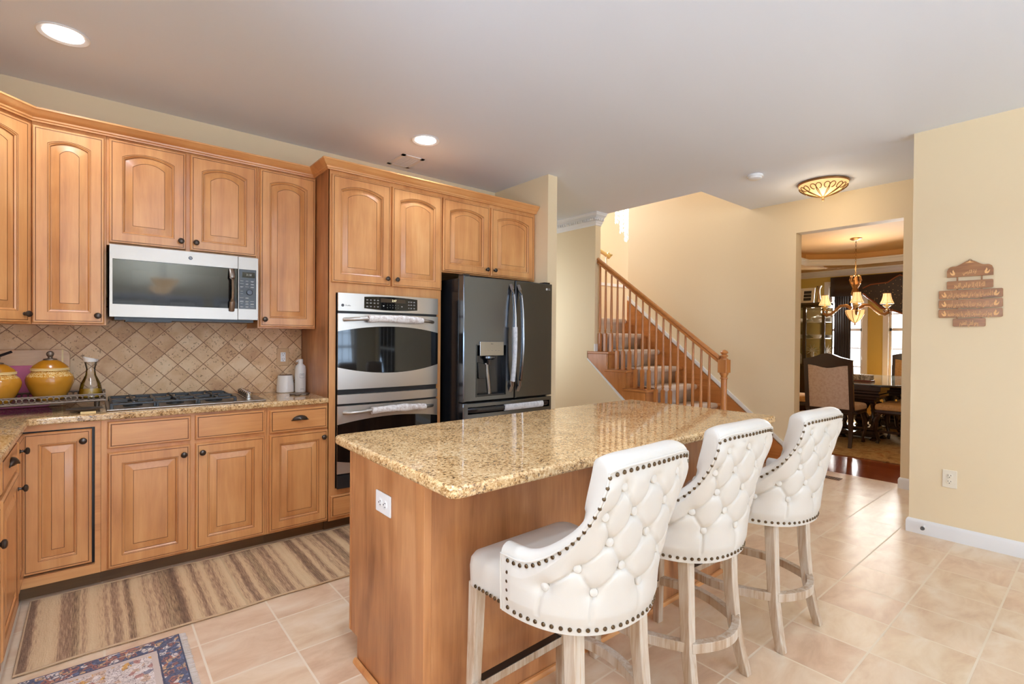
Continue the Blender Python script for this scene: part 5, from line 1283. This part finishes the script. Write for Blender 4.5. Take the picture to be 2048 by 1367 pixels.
# ------------------------------------------------------------------ dining room
t = thing('dining_rug', 'gold patterned area rug under the dining table', 'rug', (8.6, 2.1, 0))
MB().box(6.62, 10.2, 0.3, 3.75, 0.001, 0.012).build('pile', M['drug'], t, 0.003)
RZ = 0.0125
def turned(m, x, y, z0, prof, n=20): m.lathe([(r, z0+h) for r, h in prof], (x, y, 0), (0, 0, 1), n)
def make_dchair(mat):
    t = thing('dining_chair', None, None, (0, 0, 0), local=True)
    # facing +x; back at x=-0.25
    m = MB()
    out = [(-0.27, 0.42), (-0.27, 1.045), (-0.275, 1.07), (-0.22, 1.085), (-0.15, 1.10), (-0.07, 1.135), (0, 1.15), (0.07, 1.135), (0.15, 1.10), (0.22, 1.085), (0.275, 1.07), (0.27, 1.045), (0.27, 0.42)]
    inn = [(-0.222, 0.46), (-0.222, 1.0), (-0.222, 1.003), (-0.19, 1.0), (-0.13, 0.99), (-0.06, 0.972), (0, 0.965), (0.06, 0.972), (0.13, 0.99), (0.19, 1.0), (0.222, 1.003), (0.222, 1.0), (0.222, 0.46)]
    X = lambda z: -0.235-0.10*max(z-0.45, 0)/0.7
    n = len(out); vs = []
    for dx in (-0.025, 0.02):
        vs += [(X(z)+dx, y, z+RZ) for y, z in out]; vs += [(X(z)+dx, y, z+RZ) for y, z in inn]
    F_ = []
    for i in range(n):
        j = (i+1) % n; F_ += [(i, j, n+j, n+i), (2*n+i, 3*n+i, 3*n+j, 2*n+j), (i, 2*n+i, 2*n+j, j), (n+i, n+j, 3*n+j, 3*n+i)]
    m.add(vs, F_); m.build('back_frame', M['dwood'], t, 0.004)
    pv = []
    for dx in (-0.018, 0.028): pv += [(X(z)+dx, y*1.01, z+RZ) for y, z in inn]
    m = MB(); m.add(pv, [tuple(range(n)), tuple(reversed(range(n, 2*n)))]+[(i, (i+1) % n, n+(i+1) % n, n+i) for i in range(n)]); m.build('back_panel', mat, t, 0.004)
    m = MB(); s0 = [(-0.24, -0.235), (0.25, -0.27), (0.25, 0.27), (-0.24, 0.235)]
    m.rings([[(x, y, z+RZ) for x, y in [(a*k, b*k) for a, b in s0]] for z, k in ((0.435, 0.97), (0.45, 1.0), (0.49, 1.0), (0.51, 0.95), (0.52, 0.8))], smooth=True)
    m.build('seat', mat, t, 0.01)
    m = MB(); m.rings([[(a*k, b*k, z+RZ) for a, b in s0] for z, k in ((0.385, 0.95), (0.40, 1.0), (0.434, 1.0))], smooth=False); m.build('seat_rail', M['dwood'], t, 0.004)
    for s_ in (1, -1):
        pts = [(0.215, s_*0.235, 0.40+RZ), (0.245, s_*0.25, 0.30+RZ), (0.24, s_*0.25, 0.18+RZ), (0.215, s_*0.235, 0.07+RZ), (0.225, s_*0.24, 0.015+RZ)]
        MB().tube(pts, [0.032, 0.034, 0.022, 0.016, 0.022], 10).build('leg', M['dwood'], t)
        pts = [(-0.245, s_*0.235, 0.44+RZ), (-0.24, s_*0.235, 0.25+RZ), (-0.26, s_*0.24, 0.10+RZ), (-0.30, s_*0.245, 0.001+RZ)]
        m = MB(); rs = [[(p[0]+a*h, p[1]+b*h, p[2]) for a, b in ((-1, -1), (1, -1), (1, 1), (-1, 1))] for p, h in zip(pts, (0.026, 0.024, 0.02, 0.019))]
        m.rings(rs, smooth=False); m.build('leg', M['dwood'], t, 0.003)
    MB().box(-0.24, 0.22, 0.215, 0.235, 0.15+RZ, 0.18+RZ).build('stretcher', M['dwood'], t, 0.003)
    MB().box(-0.24, 0.22, -0.235, -0.215, 0.15+RZ, 0.18+RZ).build('stretcher', M['dwood'], t, 0.003)
    MB().box(-0.02, 0.01, -0.215, 0.215, 0.155+RZ, 0.178+RZ).build('stretcher', M['dwood'], t, 0.003)
    return t
ch = make_dchair(M['uph']); ch2 = make_dchair(M['uph2'])
G = 'dark carved dining chairs'
def setchair(o, x, y, deg, lb): o.location = (x, y, 0); o.rotation_euler = (0, 0, math.radians(deg)); tag(o, lb, 'chair', G)
setchair(ch, 7.36, 2.305, 0, 'dark-framed dining chair with its pink-beige back turned to the kitchen')
setchair(ch2, 10.0, 2.12, 183, 'dark-framed dining chair with golden back at the far end of the table')
setchair(copy_tree(ch2), 7.86, 1.70, 90, 'dining chair partly cut off by the right door jamb, cream seat toward table')
setchair(copy_tree(ch2), 8.62, 1.66, 92, 'dining chair behind the cut-off one, on the window side of the table')
setchair(copy_tree(ch2), 7.98, 2.93, -90, 'dining chair mostly hidden by the left door jamb')
t = thing('dining_table', 'dark double-pedestal dining table with a glass top', 'table', (8.65, 2.2, RZ))
tp = []
for cx, cy, a0 in ((9.5, 1.95, -90), (9.5, 2.45, 0), (7.85, 2.45, 90), (7.85, 1.95, 180)):
    for k in range(9): a = math.radians(a0+90*k/8); tp.append((cx+0.27*math.cos(a), cy+0.27*math.sin(a)))
MB().prism(tp, lambda a, b, z: (a, b, z), 0.735, 0.757).build('tabletop', M['dwood'], t, 0.006)
MB().prism([((a-8.65)*1.01+8.65, (b-2.2)*1.02+2.2) for a, b in tp], lambda a, b, z: (a, b, z), 0.7575, 0.767).build('glass_top', plain('polished_table_glass', '#8E9A96', 0.03), t, 0.002)
for px in (8.0, 9.25):
    y = 2.2; m = MB()
    PB = ((0.66, 0.734, 0.21, 0.26), (0.62, 0.66, 0.19, 0.235), (0.58, 0.62, 0.21, 0.25), (0.54, 0.58, 0.17, 0.21), (0.50, 0.54, 0.13, 0.17), (0.14, 0.18, 0.16, 0.20), (0.09, 0.14, 0.19, 0.24), (0.05, 0.09, 0.16, 0.21))
    for h0, h1, a, b in PB[:5]: m.box(px-a, px+a, y-b, y+b, h0, h1)
    m.build('pedestal_block', M['dwood'], t, 0.008)
    m = MB()
    for k, (h0, h1, a, b) in enumerate(PB[5:]): m.box(px-a, px+a, y-b, y+b, h0, h1)
    m.build('pedestal_base', M['dwood'], t, 0.008)
    m = MB(); turned(m, px, y, 0.18, [(0.09, 0), (0.06, 0.03), (0.085, 0.07), (0.095, 0.12), (0.06, 0.17), (0.045, 0.20), (0.07, 0.24), (0.10, 0.30), (0.11, 0.32)])
    for dx, dy in ((-0.13, -0.16), (0.13, -0.16), (0.13, 0.16), (-0.13, 0.16)): turned(m, px+dx, y+dy, 0.18, [(0.035, 0), (0.02, 0.03), (0.035, 0.08), (0.02, 0.14), (0.018, 0.22), (0.03, 0.28), (0.035, 0.32)], 12)
    m.build('pedestal_column', M['dwood'], t)
    for dx, dy in ((-0.15, -0.19), (0.15, -0.19), (0.15, 0.19), (-0.15, 0.19)):
        MB().lathe([(0.05, RZ), (0.06, 0.02), (0.045, 0.04), (0.03, 0.052)], (px+dx, y+dy, 0), (0, 0, 1), 14).build('foot', M['dwood'], t)
t = thing('napkin_basket', 'low woven tissue basket on the glass dining table', 'basket', (8.0, 2.2, 0.768))
MB().box(7.92, 8.10, 2.08, 2.33, 0.7685, 0.79).build('base_tray', plain('red_brown_tray', '#7A3A24', 0.4), t, 0.003)
MB().box(7.925, 8.095, 2.09, 2.32, 0.79, 0.862).build('basket_body', M['paper'], t, 0.008)
MB().box(7.921, 8.099, 2.20, 2.206, 0.79, 0.866).build('strap', M['dwood'], t)
# chandelier
CX, CY = 8.72, 2.50
t = thing('dining_chandelier', 'antique gold chandelier with cream fabric shades over the dining table', 'chandelier', (CX, CY, 1.55))
MB().lathe([(0.075, ZT-0.001), (0.078, ZT-0.010), (0.05, ZT-0.028), (0.012, ZT-0.036), (0, ZT-0.036)], (CX, CY, 0), (0, 0, 1), 24).build('canopy', M['brass'], t)
m = MB()
for k in range(17):
    z = ZT-0.05-k*0.031; a = (k % 2)*PI/2
    m.tube([(CX+0.009*math.cos(q)*math.cos(a), CY+0.009*math.cos(q)*math.sin(a), z+0.019*math.sin(q)) for q in [2*PI*j/10 for j in range(10)]], 0.0028, 5, closed=True)
m.build('chain', M['scroll'], t)
m = MB(); m.lathe([(0.012, 2.27), (0.022, 2.22), (0.05, 2.17), (0.060, 2.15), (0.035, 2.10), (0.045, 2.06), (0.058, 2.02), (0.035, 1.97), (0.025, 1.93), (0.040, 1.90), (0.030, 1.84), (0.026, 1.80), (0.055, 1.77)], (CX, CY, 0), (0, 0, 1), 20)
m.build('column', M['brass'], t)
m = MB()
for k in range(6):
    a = 2*PI*k/6; u = (math.cos(a), math.sin(a)); m.tube([(CX+u[0]*r, CY+u[1]*r, z) for r, z in ((0.02, 2.15), (0.06, 2.17), (0.075, 2.22), (0.065, 2.27), (0.05, 2.285))], [0.010, 0.012, 0.011, 0.009, 0.006], 8)
m.build('crown_leaves', M['brass'], t)
MB().lathe([(0.115, 1.775), (0.125, 1.765), (0.115, 1.72), (0.085, 1.66), (0.045, 1.61), (0.012, 1.585), (0, 1.583)], (CX, CY, 0), (0, 0, 1), 24).build('glass_bowl', M['amber'], t)
m = MB()
for k in range(8):
    a = 2*PI*k/8; m.tube([(CX+(r+0.004)*math.cos(a), CY+(r+0.004)*math.sin(a), z) for r, z in ((0.122, 1.77), (0.115, 1.72), (0.085, 1.66), (0.045, 1.61), (0.0, 1.58))], 0.004, 6)
m.lathe([(0.012, 1.585), (0.008, 1.57), (0.012, 1.56), (0, 1.545)], (CX, CY, 0), (0, 0, 1), 12); m.build('bowl_cage', M['brass'], t)
for k in range(3):
    a = math.radians((199, 196+97, 196-95)[k]); u = (math.cos(a), math.sin(a)); rad = 0.36
    pts = [(CX+u[0]*r, CY+u[1]*r, z) for r, z in ((0.04, 1.80), (0.11, 1.845), (0.18, 1.84), (0.24, 1.78), (0.30, 1.72), (0.36, 1.705), (0.405, 1.735), (0.405, 1.775), (0.37, 1.79), (0.345, 1.765), (0.36, 1.74))]
    arm = MB().tube(pts, [0.020, 0.020, 0.019, 0.018, 0.018, 0.019, 0.018, 0.016, 0.014, 0.012, 0.008], 10, sq=(0.9, 1.2)).build('arm', M['brass'], t)
    ax, ay = CX+u[0]*0.385, CY+u[1]*0.385
    MB().lathe([(0.016, 1.775), (0.022, 1.79), (0.016, 1.80), (0.045, 1.825), (0.052, 1.832), (0.048, 1.838), (0.014, 1.842), (0.012, 1.862)], (ax, ay, 0), (0, 0, 1), 16).build('bobeche', M['cream_rim'], arm)
    MB().lathe([(0.080, 1.858), (0.084, 1.864), (0.062, 1.915), (0.050, 1.965), (0.044, 2.01), (0.042, 2.01), (0.048, 1.965), (0.060, 1.915), (0.078, 1.864)], (ax, ay, 0), (0, 0, 1), 24).build('shade', M['shade'], arm)
    m = MB()
    for j in range(8):
        b = 2*PI*j/8+0.3; m.tube([(ax+r*math.cos(b), ay+r*math.sin(b), z) for r, z in ((0.085, 1.864), (0.0635, 1.915), (0.0515, 1.965), (0.0455, 2.01))], 0.0018, 5)
    for r, z in ((0.083, 1.863), (0.045, 2.01)): m.tube([(ax+r*math.cos(b), ay+r*math.sin(b), z) for b in [2*PI*q/20 for q in range(20)]], 0.003, 5, closed=True)
    m.build('shade_trim', M['brass'], arm)
point('chandelier_light', (CX, CY, 2.38), 14, (1.0, 0.72, 0.42), 0.12)
point('chandelier_light', (CX-0.1, CY-0.2, 1.45), 3, (1.0, 0.88, 0.72), 0.08)
# china cabinet
t = thing('china_cabinet', 'dark glass-fronted china cabinet in the dining room corner', 'china cabinet', (10.5, 3.75, 0))
x0, x1, y0, y1 = 10.30, 10.78, 3.43, 4.12
m = MB(); m.box(x0, x1, y0, y1, 0.0, 0.85); m.box(x0-0.02, x1, y0-0.02, y1, 0.82, 0.87); m.box(x0, x0+0.04, y0, y0+0.05, 0.87, 1.93); m.box(x0, x0+0.04, y1-0.05, y1, 0.87, 1.93); m.box(x1-0.02, x1, y0, y1, 0.87, 1.93); m.box(x1-0.06, x1, y0, y0+0.02, 0.87, 1.93)
m.box(x0-0.015, x1, y0-0.015, y1, 1.93, 1.97); m.box(x0-0.035, x1, y0-0.035, y1, 1.97, 2.02); m.box(x0, x0+0.03, (y0+y1)/2-0.03, (y0+y1)/2+0.03, 0.87, 1.93); m.build('carcass', M['dwood'], t, 0.004)
for z in (1.36, 1.665): MB().box(x0+0.04, x1-0.02, y0+0.02, y1-0.01, z-0.008, z).build('shelf', M['china'], t)
MB().box(x0+0.012, x0+0.016, y0+0.05, y1-0.05, 0.87, 1.93).build('glass_door', M['glass'], t)
MB().box(x1-0.026, x1-0.021, y0+0.02, y1-0.01, 0.87, 1.93).build('mirror_back', plain('cabinet_mirror', '#B8B2A8', 0.05, 0.9), t)
point('cabinet_lamp', (x0+0.2, 3.7, 1.88), 1.6, (1, 0.85, 0.65), 0.03)
def dish(name, label, x, y, z, prof, grp=None, sy=1.0):
    t = thing(name, label, 'crockery', (x, y, z), grp); MB().lathe([(r, h+z) for r, h in prof], (x, y, 0), (0, 0, 1), 20, sy=sy).build('glazed_body', M['china'], t); return t
tur = [(0.05, 0.001), (0.09, 0.03), (0.115, 0.065), (0.11, 0.085), (0.06, 0.105), (0.02, 0.115), (0.02, 0.13), (0, 0.135)]
bwl = [(0.05, 0.001), (0.09, 0.03), (0.125, 0.06), (0.12, 0.066), (0.09, 0.035), (0, 0.02)]
dish('tureen', 'white lidded tureen on the upper shelf of the china cabinet', 10.46, 3.60, 1.6655, tur)
dish('serving_bowl', 'white bowl left of the tureen on the upper cabinet shelf', 10.55, 3.93, 1.668, bwl)
dish('serving_bowl', 'shallow white bowl on the middle shelf of the china cabinet', 10.48, 3.62, 1.3605, bwl)
dish('serving_bowl', 'stacked-looking white bowl at the left of the middle cabinet shelf', 10.55, 3.93, 1.363, bwl)
dish('teapot', 'white teapot on the cabinet base behind the glass door', 10.50, 3.92, 0.872, [(0.06, 0.001), (0.10, 0.05), (0.11, 0.10), (0.08, 0.15), (0.03, 0.17), (0.02, 0.19), (0, 0.20)])
for k in range(7):
    a = PI*2*k/7; pass
t = thing('star_ornament', 'spiky white ceramic ornament behind the cabinet glass', 'ornament', (10.42, 3.68, 1.05))
m = MB()
for k in range(10):
    a = 2*PI*k/10; m.add([(10.38, 3.66+0.03*math.cos(a-.35), 1.13+0.03*math.sin(a-.35)), (10.38, 3.66+0.03*math.cos(a+.35), 1.13+0.03*math.sin(a+.35)), (10.39, 3.66+0.12*math.cos(a), 1.13+0.12*math.sin(a)), (10.41, 3.66, 1.13)], [(0, 1, 2), (1, 3, 2), (3, 0, 2), (0, 3, 1)])
m.box(10.385, 10.41, 3.64, 3.68, 0.872, 1.10); m.build('star_body', M['china'], t)
t = thing('picture_frame', 'white framed pictures standing on top of the china cabinet', 'picture frame', (10.42, 3.78, 2.021))
ff = frame((10.42, 3.90, 2.021), (0, -1, 0), (-1, 0, 0.0))
framed(MB(), lambda u, v, w=0: ff(u, v, w-0.18*v), 0, 0.25, 0, 0.29, 0.035, 0.215, 0.04, 0.25, 0, 0.02).build('frame_moulding', M['trim'], t, 0.003)
for v0, v1 in ((0.05, 0.105), (0.115, 0.17), (0.18, 0.235)): MB().obox(lambda u, v, w=0: ff(u, v, w-0.18*v), 0.06, 0.19, v0, v1, 0.004, 0.008).build('picture', M['photo'], t)
MB().obox(lambda u, v, w=0: ff(u, v, w-0.18*v), 0.03, 0.22, 0.03, 0.26, 0.0, 0.0035).build('mat_board', M['trim'], t)
t = thing('tall_vase', 'slender metallic vase with flared lip on the china cabinet', 'vase', (10.40, 3.55, 2.021))
MB().lathe([(0.045, 2.021), (0.047, 2.03), (0.03, 2.10), (0.018, 2.20), (0.018, 2.26), (0.030, 2.31), (0.048, 2.33), (0.044, 2.33), (0.016, 2.27), (0, 2.25)], (10.40, 3.565, 0), (0, 0, 1), 24).build('vase_body', steel('vase_metal', '#B9A48A', 0.3, (50, 50, 50)), t)
# drape and valance
def pleats(x, y0, y1, z0, z1, n, amp):
    m = MB(); vs = []; K = n*8
    for z in (z0, z1):
        for k in range(K+1): y = y0+(y1-y0)*k/K; vs.append((x+amp*math.sin(2*PI*n*k/K), y, z))
    m.add(vs, [(k, k+1, K+2+k, K+1+k) for k in range(K)], 0, True); return m
t = thing('window_drape', 'dark brown satin drape hanging left of the dining room window', 'curtain', (10.68, 3.32, 0.02))
o = pleats(10.66, 3.12, 3.385, 0.02, 2.42, 7, 0.022).build('drape_panel', M['drape'], t); sd = o.modifiers.new('thick', 'SOLIDIFY'); sd.thickness = 0.004
t = thing('window_valance', 'dark brown valance with a beaded swag over the dining room windows', 'valance', (10.6, 2.6, 2.0))
o = pleats(10.60, 1.2, 3.43, 2.13, 2.49, 3, 0.006)
o = o.build('header', M['drape'], t); sd = o.modifiers.new('thick', 'SOLIDIFY'); sd.thickness = 0.03
yv = lambda a: 3.53-(a-385)/(1145-385)*(3.53-2.27); zv = lambda b: 2.49-(b-590)/(1015-590)*0.70
sw_top = [(760, 735), (830, 700), (980, 688), (1040, 645), (1085, 618), (1150, 655), (1210, 700), (1350, 735)]
sw_bot = [(1350, 860), (1250, 930), (1180, 1000), (1110, 1020), (1050, 990), (985, 970), (930, 955), (880, 900), (840, 865), (800, 830), (762, 790)]
MB().prism([(yv(a), zv(b)) for a, b in sw_top+sw_bot], lambda y, z, x: (x, y, z), 10.54, 10.565).build('beaded_swag', M['bead'], t)
MB().tube([(10.535, yv(a), zv(b)) for a, b in sw_top], 0.012, 8).build('rope_trim', M['rope'], t)
MB().tube([(10.535, yv(a), zv(b)) for a, b in sw_bot], 0.016, 8).build('fringe_trim', M['rope'], t)
# far foyer chandelier (only its crystal strands show past the stair wall)
t = thing('crystal_chandelier', 'crystal bead chandelier glimpsed high beyond the stair wall', 'chandelier', (8.0, 6.0, 3.2))
m = MB(); rr = random.Random(9)
for ring_, (r, zt_, zb_) in enumerate(((0.34, 4.3, 3.62), (0.25, 4.3, 3.42), (0.16, 4.3, 3.25), (0.07, 4.3, 3.1))):
    nst = int(26*r/0.34)+4
    for k in range(nst):
        a = 2*PI*k/nst; x = 8.02+r*math.cos(a); y = 6.0+r*math.sin(a); z = zb_+rr.uniform(-0.03, 0.03)
        while z < zt_:
            s_ = 0.022; m.add([(x-s_, y, z), (x, y-s_, z), (x+s_, y, z), (x, y+s_, z), (x, y, z+0.04), (x, y, z-0.04)], [(0, 1, 4), (1, 2, 4), (2, 3, 4), (3, 0, 4), (1, 0, 5), (2, 1, 5), (3, 2, 5), (0, 3, 5)]); z += 0.085
o = m.build('crystal_strands', M['crystal'], t); o['kind'] = 'stuff'
MB().lathe([(0.36, 4.30), (0.36, 4.34), (0.05, 4.36), (0.02, 4.4), (0.02, 5.4)], (8.02, 6.0, 0), (0, 0, 1), 24).build('ceiling_ring', M['brass'], t)
